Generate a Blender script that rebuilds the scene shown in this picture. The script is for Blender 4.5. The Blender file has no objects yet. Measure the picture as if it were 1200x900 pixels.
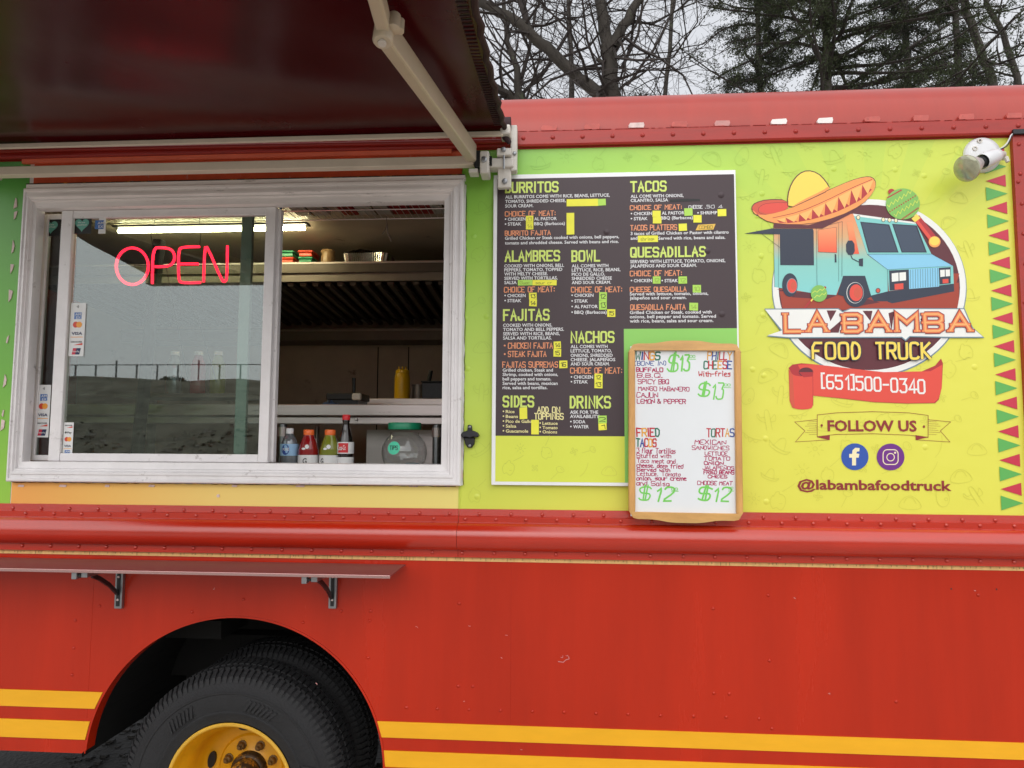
import bpy, bmesh, math, random
from mathutils import Vector, Matrix
R_ = math.radians
rnd = random.Random(7)
# ------------------------------------------------------------------ camera, world, sun, exposure
scene = bpy.context.scene
CAM = Vector((0.0, -2.6, 1.64)); FPX = 860.0; YAW, PITCH, ROLL = R_(4.21), R_(4.67), R_(0.31)
_cy, _sy, _cp, _sp, _cr, _sr = math.cos(YAW), math.sin(YAW), math.cos(PITCH), math.sin(PITCH), math.cos(ROLL), math.sin(ROLL)
FW = Vector((-_sy*_cp, _cy*_cp, _sp)); RT = Vector((_cy, _sy, 0)); UP = RT.cross(FW)
RT, UP = RT*_cr + UP*_sr, UP*_cr - RT*_sr
cd = bpy.data.cameras.new('camera'); cam = bpy.data.objects.new('camera', cd); scene.collection.objects.link(cam)
cam.matrix_world = Matrix(((RT.x, UP.x, -FW.x, CAM.x), (RT.y, UP.y, -FW.y, CAM.y), (RT.z, UP.z, -FW.z, CAM.z), (0, 0, 0, 1)))
cd.sensor_width = 36; cd.lens = FPX/1200*36; cd.clip_start = 0.05; cd.clip_end = 3000
scene.camera = cam
scene.render.resolution_x, scene.render.resolution_y = 1024, 768
scene.view_settings.view_transform = 'Standard'; scene.view_settings.look = 'None'
scene.view_settings.exposure = 0.52; scene.view_settings.gamma = 1
SUN_EL, SUN_AZ = R_(34), R_(186)       # compass azimuth; the truck side faces -Y (south)
world = bpy.data.worlds.new('World'); scene.world = world; world.use_nodes = True
nt = world.node_tree; nt.nodes.clear()
sky = nt.nodes.new('ShaderNodeTexSky'); sky.sky_type = 'NISHITA'; sky.sun_disc = False
sky.sun_elevation = SUN_EL; sky.sun_rotation = SUN_AZ; sky.air_density = 1.0; sky.dust_density = 5.0; sky.ozone_density = 1.0
hs = nt.nodes.new('ShaderNodeHueSaturation'); hs.inputs['Saturation'].default_value = 0.12
mx = nt.nodes.new('ShaderNodeMixRGB'); mx.inputs[0].default_value = 0.75
tcw = nt.nodes.new('ShaderNodeTexCoord'); nzw = nt.nodes.new('ShaderNodeTexNoise'); nzw.inputs['Scale'].default_value = 2.2; nzw.inputs['Detail'].default_value = 5
crw = nt.nodes.new('ShaderNodeValToRGB'); crw.color_ramp.elements[0].position = .3; crw.color_ramp.elements[1].position = .75
crw.color_ramp.elements[0].color = (6.1, 6.35, 6.9, 1); crw.color_ramp.elements[1].color = (7.6, 7.75, 8.1, 1)
bg = nt.nodes.new('ShaderNodeBackground'); bg.inputs['Strength'].default_value = 0.092; wo = nt.nodes.new('ShaderNodeOutputWorld')
nt.links.new(tcw.outputs['Generated'], nzw.inputs['Vector']); nt.links.new(nzw.outputs['Fac'], crw.inputs[0])
nt.links.new(sky.outputs[0], hs.inputs['Color']); nt.links.new(hs.outputs[0], mx.inputs[1]); nt.links.new(crw.outputs[0], mx.inputs[2])
nt.links.new(mx.outputs[0], bg.inputs['Color']); nt.links.new(bg.outputs[0], wo.inputs[0])
sd = bpy.data.lights.new('sun', 'SUN'); sd.energy = 1.5; sd.angle = R_(112); sd.color = (1.0, 0.98, 0.95)
so = bpy.data.objects.new('sun', sd); scene.collection.objects.link(so)
sdir = Vector((math.sin(SUN_AZ)*math.cos(SUN_EL), math.cos(SUN_AZ)*math.cos(SUN_EL), math.sin(SUN_EL)))
so.rotation_euler = (-sdir).to_track_quat('-Z', 'Y').to_euler()

# ------------------------------------------------------------------ measuring helpers
def ray(px, py): return RT*((px-600)/FPX) - UP*((py-450)/FPX) + FW
def U(px, py, Y=0.0):
    d = ray(px, py); return CAM + d*((Y-CAM.y)/d.y)
def X(px, py=400, Y=0.0): return U(px, py, Y).x
def Z(py, px=600, Y=0.0): return U(px, py, Y).z
def S(r, g, b):
    f = lambda v: (v/255/12.92) if v <= 10 else ((v/255+.055)/1.055)**2.4
    return (f(r), f(g), f(b))

# ------------------------------------------------------------------ materials
M = {}
def mat(name, col, rough=.5, metal=0, var=0.0, vs=6, bump=0.0, bs=60, coat=0, cr=.12, emit=None, est=0, spec=.5, stretch=None, dirt=None):
    m = bpy.data.materials.new(name); m.use_nodes = True; n = m.node_tree; p = n.nodes['Principled BSDF']
    p.inputs['Roughness'].default_value = rough; p.inputs['Metallic'].default_value = metal
    p.inputs['Specular IOR Level'].default_value = spec
    p.inputs['Coat Weight'].default_value = coat; p.inputs['Coat Roughness'].default_value = cr
    p.inputs['Base Color'].default_value = (*col, 1)
    tc = n.nodes.new('ShaderNodeTexCoord'); mp = n.nodes.new('ShaderNodeMapping')
    n.links.new(tc.outputs['Object'], mp.inputs[0])
    if stretch: mp.inputs['Scale'].default_value = stretch
    if var:
        nz = n.nodes.new('ShaderNodeTexNoise'); nz.inputs['Scale'].default_value = vs; nz.inputs['Detail'].default_value = 8; nz.inputs['Roughness'].default_value = .65
        n.links.new(mp.outputs[0], nz.inputs['Vector'])
        r = n.nodes.new('ShaderNodeValToRGB'); e = r.color_ramp.elements; e[0].position = .3; e[1].position = .7
        e[0].color = (*[c*(1-var) for c in col], 1); e[1].color = (*[min(1, c*(1+var)) for c in col], 1)
        n.links.new(nz.outputs['Fac'], r.inputs[0]); out = r.outputs[0]
        if dirt:   # (colour, threshold, scale)
            nd = n.nodes.new('ShaderNodeTexNoise'); nd.inputs['Scale'].default_value = dirt[2]; nd.inputs['Detail'].default_value = 10; nd.inputs['Roughness'].default_value = .75
            n.links.new(mp.outputs[0], nd.inputs['Vector'])
            rr = n.nodes.new('ShaderNodeMapRange'); rr.inputs[1].default_value = dirt[1]; rr.inputs[2].default_value = dirt[1]+.12
            n.links.new(nd.outputs['Fac'], rr.inputs[0])
            mm = n.nodes.new('ShaderNodeMixRGB'); mm.inputs[2].default_value = (*dirt[0], 1)
            n.links.new(rr.outputs[0], mm.inputs[0]); n.links.new(out, mm.inputs[1]); out = mm.outputs[0]
        n.links.new(out, p.inputs['Base Color'])
        rm = n.nodes.new('ShaderNodeMapRange'); rm.inputs[3].default_value = max(0, rough-.08); rm.inputs[4].default_value = min(1, rough+.1)
        n.links.new(nz.outputs['Fac'], rm.inputs[0]); n.links.new(rm.outputs[0], p.inputs['Roughness'])
    if bump:
        nb = n.nodes.new('ShaderNodeTexNoise'); nb.inputs['Scale'].default_value = bs; nb.inputs['Detail'].default_value = 4
        n.links.new(mp.outputs[0], nb.inputs['Vector'])
        b = n.nodes.new('ShaderNodeBump'); b.inputs['Strength'].default_value = bump; b.inputs['Distance'].default_value = .01
        n.links.new(nb.outputs['Fac'], b.inputs['Height']); n.links.new(b.outputs[0], p.inputs['Normal'])
    if emit: p.inputs['Emission Color'].default_value = (*emit, 1); p.inputs['Emission Strength'].default_value = est
    M[name] = m; return m
def gradmat(name, stops, axis='Z', lo=0, hi=1, rough=.4, mul=1.0, coat=0, bump=0):
    """colour printed as a gradient along one world axis (metres lo..hi)"""
    m = bpy.data.materials.new(name); m.use_nodes = True; n = m.node_tree; p = n.nodes['Principled BSDF']
    g = n.nodes.new('ShaderNodeNewGeometry'); s = n.nodes.new('ShaderNodeSeparateXYZ'); n.links.new(g.outputs['Position'], s.inputs[0])
    mr = n.nodes.new('ShaderNodeMapRange'); mr.inputs[1].default_value = lo; mr.inputs[2].default_value = hi
    n.links.new(s.outputs[axis], mr.inputs[0]); r = n.nodes.new('ShaderNodeValToRGB'); e = r.color_ramp.elements
    while len(e) < len(stops): e.new(.5)
    for el, (pos, c) in zip(e, stops): el.position = pos; el.color = (*[v*mul for v in c], 1)
    n.links.new(mr.outputs[0], r.inputs[0]); n.links.new(r.outputs[0], p.inputs['Base Color']); p.inputs['Roughness'].default_value = rough
    M[name] = m; return m
def wrapmat(name, mul=1.0, rays=True):
    """vinyl wrap: green in the upper left going to yellow lower right, faint sunburst round the emblem"""
    m = bpy.data.materials.new(name); m.use_nodes = True; n = m.node_tree; p = n.nodes['Principled BSDF']; L = n.links.new
    g = n.nodes.new('ShaderNodeNewGeometry'); s = n.nodes.new('ShaderNodeSeparateXYZ'); L(g.outputs['Position'], s.inputs[0])
    def math_(op, a, b=None):
        q = n.nodes.new('ShaderNodeMath'); q.operation = op
        for i, v in enumerate((a, b)):
            if v is None: continue
            if isinstance(v, (int, float)): q.inputs[i].default_value = v
            else: L(v, q.inputs[i])
        return q.outputs[0]
    xx = math_('MULTIPLY', math_('ADD', s.outputs['X'], 0.25), 0.42)
    zz = math_('MULTIPLY', math_('SUBTRACT', 2.66, s.outputs['Z']), 0.62)
    t = math_('ADD', xx, zz)
    nz = n.nodes.new('ShaderNodeTexNoise'); nz.inputs['Scale'].default_value = 1.6; nz.inputs['Detail'].default_value = 4; L(g.outputs['Position'], nz.inputs['Vector'])
    t = math_('ADD', t, math_('MULTIPLY', math_('SUBTRACT', nz.outputs['Fac'], .5), .12))
    r = n.nodes.new('ShaderNodeValToRGB'); e = r.color_ramp.elements
    stops = [(0.0, S(134, 194, 74)), (.26, S(168, 208, 78)), (.58, S(196, 214, 78)), (.95, S(222, 219, 84))]
    while len(e) < 4: e.new(.5)
    for el, (pos, c) in zip(e, stops): el.position = pos; el.color = (*[v*mul for v in c], 1)
    L(t, r.inputs[0]); out = r.outputs[0]
    if rays:
        c0 = U(1018, 340)
        dx = math_('SUBTRACT', s.outputs['X'], c0.x); dz = math_('SUBTRACT', s.outputs['Z'], c0.z)
        a = math_('ARCTAN2', dz, dx); sn = math_('SINE', math_('MULTIPLY', a, 22.0)); sn = math_('GREATER_THAN', sn, 0.0)
        up = n.nodes.new('ShaderNodeMapRange'); up.inputs[1].default_value = 0.1; up.inputs[2].default_value = .55; L(dz, up.inputs[0])
        f = math_('MULTIPLY', math_('MULTIPLY', sn, up.outputs[0]), .16)
        mm = n.nodes.new('ShaderNodeMixRGB'); mm.inputs[2].default_value = (*[v*mul for v in S(140, 196, 80)], 1); L(f, mm.inputs[0]); L(out, mm.inputs[1]); out = mm.outputs[0]
    L(out, p.inputs['Base Color']); p.inputs['Roughness'].default_value = .38
    nb = n.nodes.new('ShaderNodeTexNoise'); nb.inputs['Scale'].default_value = 9; L(g.outputs['Position'], nb.inputs['Vector'])
    b = n.nodes.new('ShaderNodeBump'); b.inputs['Strength'].default_value = .25; b.inputs['Distance'].default_value = .01; L(nb.outputs['Fac'], b.inputs['Height']); L(b.outputs[0], p.inputs['Normal'])
    M[name] = m; return m
def glassmat(name, tint, refl, rough=.01):
    m = bpy.data.materials.new(name); m.use_nodes = True; n = m.node_tree; n.nodes.remove(n.nodes['Principled BSDF'])
    t = n.nodes.new('ShaderNodeBsdfTransparent'); t.inputs[0].default_value = (*tint, 1); g = n.nodes.new('ShaderNodeBsdfGlossy'); g.inputs['Roughness'].default_value = rough
    g.inputs[0].default_value = (.95, 1, 1, 1)
    lw = n.nodes.new('ShaderNodeLayerWeight'); lw.inputs[0].default_value = .5; fr = n.nodes.new('ShaderNodeMath'); fr.operation = 'POWER'; fr.inputs[1].default_value = 5; n.links.new(lw.outputs['Facing'], fr.inputs[0]); ad = n.nodes.new('ShaderNodeMath'); ad.operation = 'ADD'; ad.inputs[1].default_value = refl; ad.use_clamp = True
    mxs = n.nodes.new('ShaderNodeMixShader'); n.links.new(fr.outputs[0], ad.inputs[0]); n.links.new(ad.outputs[0], mxs.inputs[0])
    n.links.new(t.outputs[0], mxs.inputs[1]); n.links.new(g.outputs[0], mxs.inputs[2]); n.links.new(mxs.outputs[0], n.nodes['Material Output'].inputs[0])
    M[name] = m; return m
mat('red_body', S(180, 38, 8), .24, var=.13, vs=2.2, stretch=(1.8, 1, .25), bump=.30, bs=4.5, coat=.12, spec=.38, dirt=(S(190, 66, 46), .68, 14))  # stretched vertical tones paint soft reflections into the red, beside real dirt
mat('red_belt', S(184, 38, 12), .2, var=.10, vs=7, stretch=(.5, 1, 3), bump=.06, bs=260, coat=.8, cr=.22, dirt=(S(150, 34, 24), .66, 30))
mat('red_roof', S(168, 52, 38), .34, var=.08, vs=4, stretch=(3, 1, .4), coat=.15, dirt=(S(182, 60, 56), .62, 12))
mat('red_flange', S(160, 38, 28), .35, var=.14, vs=12, stretch=(.5, 1, 3), dirt=(S(110, 34, 32), .66, 20))
mat('orange_strip', S(236, 108, 72), .45, var=.08, vs=8, dirt=(S(190, 80, 60), .66, 16))
mat('orange_worn', S(222, 92, 52), .5, var=.16, vs=14, dirt=(S(196, 170, 160), .60, 22))
mat('white_frame', S(230, 226, 227), .33, metal=.0, var=.08, vs=7, dirt=(S(150, 140, 136), .60, 16))
mat('white_frame_dirty', S(232, 224, 222), .4, var=.10, vs=12, stretch=(.4, 1, 4), dirt=(S(110, 98, 94), .60, 14))
mat('beige_bar', S(222, 208, 190), .5, var=.07, vs=9, dirt=(S(120, 105, 92), .68, 40))
mat('arm_metal', S(196, 182, 160), .42, var=.06, vs=9, dirt=(S(226, 218, 204), .68, 30))
mat('bracket_white', S(206, 200, 192), .4, var=.07, vs=20, dirt=(S(120, 110, 104), .66, 40))
mat('canvas', S(66, 5, 13), .24, spec=.17, var=.12, vs=3, bump=.16, bs=6, stretch=(1, .5, 1))
mat('canvas_edge', S(44, 18, 24), .7, var=.1)
mat('black', S(22, 22, 24), .5, var=.2, vs=8); mat('iron', S(50, 50, 54), .4, metal=.6, var=.2, vs=60)
mat('galv', S(150, 152, 156), .35, metal=.85, var=.15, vs=30, dirt=(S(70, 68, 70), .62, 30))
mat('steel', S(212, 200, 198), .3, metal=.6, var=.08, vs=5, stretch=(.3, 1, 6))
mat('steel_dull', S(140, 132, 124), .5, metal=.5, var=.18, vs=4)
mat('hood_steel', S(104, 96, 88), .5, metal=.5, var=.2, vs=5)
mat('inner_wall', S(180, 163, 145), .55, var=.15, vs=3, dirt=(S(70, 56, 46), .6, 5))
mat('filter', S(96, 90, 82), .45, metal=.6, var=.2)
mat('shelf_red_reflection', S(134, 70, 70), .34, metal=.0, spec=.35, var=.08, vs=4, stretch=(.4, 4, 1), dirt=(S(176, 130, 126), .68, 60))  # silvery steel; the red it mirrors is painted as base colour
mat('shelf_edge', S(200, 160, 158), .25, metal=.8)
mat('stripe', S(238, 172, 22), .4, var=.05, vs=10, stretch=(.6, 1, 2), bump=.05, bs=30)
mat('tape', S(226, 182, 116), .55, var=.16, vs=60, stretch=(1, 1, .2), dirt=(S(150, 96, 58), .60, 90))
mat('tyre', S(32, 32, 34), .75, var=.25, vs=22, bump=.25, bs=120, dirt=(S(98, 94, 88), .66, 45))
mat('rim', S(220, 158, 16), .38, var=.12, vs=12, dirt=(S(120, 66, 18), .62, 14))
mat('rim_edge', S(228, 178, 66), .4, var=.1, vs=30); mat('hub_dark', S(58, 44, 28), .5, metal=.3, var=.4, vs=30, dirt=(S(196, 136, 36), .52, 25))
mat('nut', S(112, 84, 44), .4, metal=.4, var=.3, vs=50)
mat('board_dark', S(72, 60, 64), .4, spec=.3, var=.035, vs=3); mat('board_white', S(236, 236, 238), .4, var=.02)
mat('board_green', S(140, 204, 96), .4, var=.04, vs=3); mat('board_yellow', S(216, 224, 78), .4, var=.03, vs=3)
mat('ink_lime', S(206, 224, 110), .45); mat('ink_white', S(226, 226, 228), .45); mat('ink_orange', S(232, 150, 106), .45); mat('ink_cream', S(236, 226, 160), .45)
mat('note_yellow', S(236, 232, 70), .6, var=.05, vs=20); mat('note_green', S(176, 220, 92), .6, var=.05, vs=20); mat('note_orange', S(232, 188, 84), .6)
mat('pencil', S(110, 116, 50), .7); mat('ink_black', S(22, 22, 24), .5)
mat('wood', S(204, 152, 88), .38, var=.26, vs=14, stretch=(1, 1, .25), bump=.06, bs=60, coat=.2)
mat('wood_h', S(210, 160, 94), .38, var=.26, vs=14, stretch=(.25, 1, 1), bump=.06, bs=60, coat=.2)
mat('whiteboard', S(226, 229, 232), .22, var=.02, vs=4, coat=.2)
for k, v in dict(mk_green=(118, 204, 90), mk_dgreen=(24, 110, 84), mk_blue=(42, 70, 150), mk_red=(190, 38, 52), mk_orange=(222, 160, 64), mk_mag=(172, 20, 84), mk_teal=(70, 170, 160)).items(): mat(k, S(*v), .4)
for k, v in dict(lg_white=(232, 232, 228), lg_maroon=(92, 34, 44), lg_ground=(160, 58, 38), lg_teal=(126, 200, 196), lg_sky=(134, 198, 228), lg_navy=(42, 50, 68), lg_glass=(58, 72, 92),
                 lg_red=(222, 76, 62), lg_dred=(176, 44, 50), lg_yellow=(240, 212, 88), lg_orange=(240, 156, 84), lg_lorange=(246, 184, 104), lg_hat=(206, 84, 62), lg_green=(128, 186, 88), lg_lgreen=(206, 222, 90),
                 lg_letter=(232, 140, 84), lg_letter2=(244, 178, 110), lg_text=(140, 40, 44), lg_blue=(44, 82, 168), lg_purple=(108, 40, 132), lg_cream=(240, 228, 186), lg_shade=(112, 136, 150),
                 fl_red=(196, 48, 72), fl_green=(92, 172, 84), heart=(98, 168, 152), card_blue=(60, 110, 180), card_red=(214, 70, 50), card_orange=(240, 160, 60), card_navy=(30, 40, 84)).items(): mat(k, S(*v), .42, var=.02, vs=8)
gradmat('lg_van', [(0, S(130, 206, 206)), (.45, S(136, 200, 190)), (.72, S(214, 168, 120)), (1, S(238, 140, 90))], 'Z', Z(350, 990), Z(250, 990))
gradmat('lg_door', [(0, S(240, 150, 100)), (1, S(236, 90, 60))], 'Z', Z(268, 990), Z(297, 990))
gradmat('below_wrap', [(0, S(236, 162, 78)), (.22, S(238, 184, 92)), (.5, S(238, 206, 116)), (1, S(234, 218, 124))], 'X', X(0, 580), X(538, 580), .45)
gradmat('left_wrap', [(0, S(150, 200, 66)), (.35, S(112, 178, 62)), (1, S(88, 160, 72))], 'Z', Z(590, 10), Z(190, 10), .42)
wrapmat('wrap'); wrapmat('wrap_line', .85, False)
glassmat('pane', (.80, .86, .84), .088); glassmat('clear', (.93, .95, .95), .04); glassmat('jar_glass', (.90, .92, .92), .07); glassmat('pane_side', (.55, .6, .6), .07)
mat('neon', S(255, 60, 84), .4, emit=S(255, 26, 52), est=3.4); mat('tube', S(255, 250, 220), .4, emit=S(255, 244, 190), est=38.0)
mat('bulb_glass', S(176, 176, 150), .12, metal=.35, var=.2, vs=30, coat=.6); mat('lamp_white', S(214, 214, 216), .3, var=.04, vs=12, coat=.2); mat('bulb_body', S(196, 186, 184), .3, metal=.2, var=.05)
mat('orange_cap', S(238, 112, 50), .4); mat('drink_red', S(140, 18, 24), .12, var=.05, coat=.5); mat('drink_green', S(122, 128, 40), .12, var=.05, coat=.5); mat('cola', S(26, 16, 16), .08, coat=.6)
mat('label_red', S(206, 30, 42), .35); mat('label_white', S(226, 226, 226), .4); mat('label_blue', S(36, 70, 150), .4); mat('label_sky', S(150, 190, 226), .4); mat('water', S(120, 126, 132), .08, metal=.3, coat=.7)
mat('lid_green', S(22, 128, 92), .35, var=.05); mat('tips_label', S(80, 206, 168), .5); mat('mustard', S(206, 160, 10), .35, var=.05); mat('tub_green', S(44, 130, 90), .35); mat('tub_red', S(206, 70, 44), .35); mat('foil', S(190, 186, 180), .22, metal=.9, var=.2, vs=30)
mat('carton_red', S(150, 34, 34), .6); mat('carton_white', S(190, 184, 176), .6, var=.1); mat('jar_amber', S(150, 120, 84), .3, var=.2)
mat('seal', S(206, 205, 200), .6, var=.1, vs=30); mat('bark', S(60, 55, 49), .85, var=.35, vs=14, stretch=(1, 1, .3), bump=.8, bs=30, dirt=(S(88, 100, 70), .6, 5))
mat('twig', S(50, 43, 40), .85, var=.2); mat('needle', S(58, 68, 42), .7, var=.35, vs=1.2); mat('needle_dark', S(44, 52, 34), .7, var=.3, vs=1.5); mat('dead_leaf', S(120, 66, 48), .8)
mat('shade_dark_gravel', S(52, 49, 46), .7, var=.5, vs=30, bump=1.0, bs=50, dirt=(S(120, 116, 108), .64, 60)); mat('gravel', S(172, 167, 158), .85, var=.3, vs=40, bump=1.0, bs=50, dirt=(S(206, 202, 194), .62, 60)); mat('bank', S(150, 147, 130), .9, var=.6, vs=2.2, bump=1, bs=8, stretch=(.6, 1, 2.5), dirt=(S(190, 186, 172), .57, 7))  # first one: gravel with the truck's shade in its colour, also darkest rubble
mat('rail_grey', S(160, 164, 168), .5); mat('under', S(17, 16, 15), .8, var=.4, vs=10); mat('bush', S(66, 74, 50), .8, var=.3)
mat('shingle', S(92, 96, 104), .7, var=.2); mat('siding', S(186, 190, 192), .6, var=.05); mat('wire', S(38, 38, 40), .5)
mat('frame_green', S(128, 148, 136), .5, var=.06)

# ------------------------------------------------------------------ mesh helpers
COL = scene.collection
def tag(o, label=None, cat=None, group=None, kind=None):
    if label: o['label'] = label
    if cat: o['category'] = cat
    if group: o['group'] = group
    if kind: o['kind'] = kind
    return o
def empty(name, loc, label, cat, group=None):
    o = bpy.data.objects.new(name, None); o.location = loc; o.empty_display_size = .1; COL.objects.link(o)
    bpy.context.view_layer.update(); return tag(o, label, cat, group)
class MB:
    def __init__(s): s.v = []; s.f = []; s.mi = []
    def add(s, vs, fs, mi=0):
        b = len(s.v); s.v += [tuple(v) for v in vs]; s.f += [tuple(b+i for i in f) for f in fs]; s.mi += [mi]*len(fs); return s
    def box(s, x0, x1, y0, y1, z0, z1, mi=0, mtx=None):
        vs = [Vector((x, y, z)) for x in (x0, x1) for y in (y0, y1) for z in (z0, z1)]
        if mtx: vs = [mtx @ v for v in vs]
        return s.add(vs, [(0, 1, 3, 2), (4, 6, 7, 5), (0, 4, 5, 1), (2, 3, 7, 6), (0, 2, 6, 4), (1, 5, 7, 3)], mi)
    def quad(s, a, b, c, d, mi=0): return s.add([a, b, c, d], [(0, 1, 2, 3)], mi)
    def prism(s, poly, y0, y1, mi=0, back=True):      # poly in XZ, front at y0
        n = len(poly); ar = sum(poly[i][0]*poly[(i+1) % n][1]-poly[(i+1) % n][0]*poly[i][1] for i in range(n))
        if ar < 0: poly = poly[::-1]
        from mathutils.geometry import tessellate_polygon
        tr = tessellate_polygon([[Vector((p[0], p[1], 0)) for p in poly]])
        ff = []
        for t in tr:
            a, b, c = t; cr = (poly[b][0]-poly[a][0])*(poly[c][1]-poly[a][1])-(poly[c][0]-poly[a][0])*(poly[b][1]-poly[a][1])
            ff.append(t if cr > 0 else (a, c, b))
        s.add([(p[0], y0, p[1]) for p in poly], ff, mi)
        if y1 is not None:
            b0 = len(s.v); s.v += [(p[0], y0, p[1]) for p in poly]+[(p[0], y1, p[1]) for p in poly]
            for i in range(n): j = (i+1) % n; s.f.append((b0+i, b0+n+i, b0+n+j, b0+j)); s.mi.append(mi)
            if back: s.add([(p[0], y1, p[1]) for p in poly], [t[::-1] for t in ff], mi)
        return s
    def extr_x(s, prof, x0, x1, mi=0, caps=True):       # prof list of (y,z), open or closed polygon
        n = len(prof); b0 = len(s.v); s.v += [(x0, *p) for p in prof]+[(x1, *p) for p in prof]
        for i in range(n if caps else n-1): j = (i+1) % n; s.f.append((b0+i, b0+j, b0+n+j, b0+n+i)); s.mi.append(mi)
        if caps: s.f += [tuple(range(b0+n-1, b0-1, -1)), tuple(range(b0+n, b0+2*n))]; s.mi += [mi, mi]
        return s
    def tube(s, pts, r, n=8, mi=0, caps=True):
        pts = [Vector(p) for p in pts]; rs = r if isinstance(r, (list, tuple)) else [r]*len(pts); b0 = len(s.v)
        t0 = (pts[1]-pts[0]).normalized(); a = Vector((0, 0, 1)) if abs(t0.z) < .9 else Vector((0, 1, 0)); u = t0.cross(a).normalized()
        for i, p in enumerate(pts):
            t = (pts[min(i+1, len(pts)-1)]-pts[max(i-1, 0)]).normalized()
            u = (u-t*u.dot(t)).normalized(); w = t.cross(u)
            for k in range(n): an = 2*math.pi*k/n; s.v.append(tuple(p+(u*math.cos(an)+w*math.sin(an))*rs[i]))
        for i in range(len(pts)-1):
            for k in range(n): q = (k+1) % n; s.f.append((b0+i*n+k, b0+i*n+q, b0+(i+1)*n+q, b0+(i+1)*n+k)); s.mi.append(mi)
        if caps: s.f += [tuple(b0+k for k in range(n-1, -1, -1)), tuple(b0+(len(pts)-1)*n+k for k in range(n))]; s.mi += [mi, mi]
        return s
    def lathe(s, prof, c, axis='Z', n=28, mi=0, d=None):     # prof (r, h) ; axis Z up, or axis vector
        ax = Vector((0, 0, 1)) if axis == 'Z' else (Vector((0, -1, 0)) if axis == 'Y' else Vector(axis).normalized())
        u = ax.cross(Vector((0, 0, 1))); u = Vector((1, 0, 0)) if u.length < 1e-4 else u.normalized(); w = ax.cross(u); b0 = len(s.v); c = Vector(c)
        for r, h in prof:
            for k in range(n): a = 2*math.pi*k/n; s.v.append(tuple(c+ax*h+(u*math.cos(a)+w*math.sin(a))*max(r, 1e-5)))
        for i in range(len(prof)-1):
            for k in range(n): q = (k+1) % n; s.f.append((b0+i*n+k, b0+i*n+q, b0+(i+1)*n+q, b0+(i+1)*n+k)); s.mi.append(mi)
        return s
    def dome(s, c, r, h, n=8, mi=0):     # rivet head facing -Y
        return s.lathe([(r, 0), (r*.8, h*.6), (r*.4, h*.93), (0, h)], c, 'Y', n, mi)
    def build(s, name, mats, parent=None, smooth=False, bevel=0, bseg=2, **kw):
        me = bpy.data.meshes.new(name); me.from_pydata(s.v, [], s.f)
        if not isinstance(mats, (list, tuple)): mats = [mats]
        for m in mats: me.materials.append(M[m])
        if len(mats) > 1: me.polygons.foreach_set('material_index', s.mi)
        bm = bmesh.new(); bm.from_mesh(me)
        if bevel or smooth: bmesh.ops.remove_doubles(bm, verts=bm.verts, dist=1e-5)
        if kw.pop('fixn', True) and len(s.f) < 60000: bmesh.ops.recalc_face_normals(bm, faces=bm.faces)
        bm.to_mesh(me); bm.free()
        o = bpy.data.objects.new(name, me); COL.objects.link(o)
        if parent: o.parent = parent; o.matrix_parent_inverse = parent.matrix_world.inverted()
        if bevel:
            md = o.modifiers.new('bevel', 'BEVEL'); md.width = bevel; md.segments = bseg; md.limit_method = 'ANGLE'; md.angle_limit = R_(40)
        if smooth:
            me.shade_smooth() if smooth is True and not hasattr(me, 'set_sharp_from_angle') else None
            if hasattr(me, 'set_sharp_from_angle'): me.shade_smooth(); me.set_sharp_from_angle(angle=R_(42))
        tag(o, kw.get('label'), kw.get('cat'), kw.get('group'), kw.get('kind')); return o
def ellipse(cx, cy, rx, ry, n=36, a0=0, rot=0):
    out = []
    for k in range(n):
        a = 2*math.pi*k/n+a0; x, y = rx*math.cos(a), ry*math.sin(a); out.append((cx+x*math.cos(rot)-y*math.sin(rot), cy+x*math.sin(rot)+y*math.cos(rot)))
    return out
def rrect(x0, y0, x1, y1, r, n=5):
    out = []
    for cx, cy, a0 in ((x1-r, y1-r, 0), (x0+r, y1-r, 90), (x0+r, y0+r, 180), (x1-r, y0+r, 270)):
        for k in range(n+1): a = R_(a0+90*k/n); out.append((cx+r*math.cos(a), cy+r*math.sin(a)))
    return out
def chaikin(p, it=2):
    closed = p[0] == p[-1] and len(p) > 2
    for _ in range(it):
        q = [] if closed else [p[0]]
        for i in range(len(p)-1):
            a, b = p[i], p[i+1]; q += [(a[0]*.75+b[0]*.25, a[1]*.75+b[1]*.25), (a[0]*.25+b[0]*.75, a[1]*.25+b[1]*.75)]
        q.append(q[0] if closed else p[-1]); p = q
    return p
def ribbon(mb, pts, w, y, mi=0, cap=0.0):        # flat stroke in XZ at depth y
    pts = [Vector(p) for p in pts]; q = [pts[0]]
    for p in pts[1:]:
        if (p-q[-1]).length > 1e-6: q.append(p)
    pts = q
    if len(pts) < 2: return
    closed = (pts[0]-pts[-1]).length < 1e-6 and len(pts) > 3
    if closed: pts = pts[:-1]
    elif cap: pts[0] = pts[0]+(pts[0]-pts[1]).normalized()*cap; pts[-1] = pts[-1]+(pts[-1]-pts[-2]).normalized()*cap
    n = len(pts); L = []; R = []
    for i, p in enumerate(pts):
        a = (p-pts[i-1]) if (i > 0 or closed) else (pts[1]-p); b = (pts[(i+1) % n]-p) if (i < n-1 or closed) else a
        a = a.normalized(); b = b.normalized(); na = Vector((-a.y, a.x)); nb = Vector((-b.y, b.x)); m = na+nb
        m = na if m.length < .3 else m.normalized(); k = min(1/max(m.dot(na), .4), 2.0)
        L.append(p+m*k*w/2); R.append(p-m*k*w/2)
    vs = [(v.x, y, v.y) for v in L+R]; fs = []
    for i in range(n if closed else n-1): j = (i+1) % n; fs.append((i, n+i, n+j, j))
    mb.add(vs, fs, mi)
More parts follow.
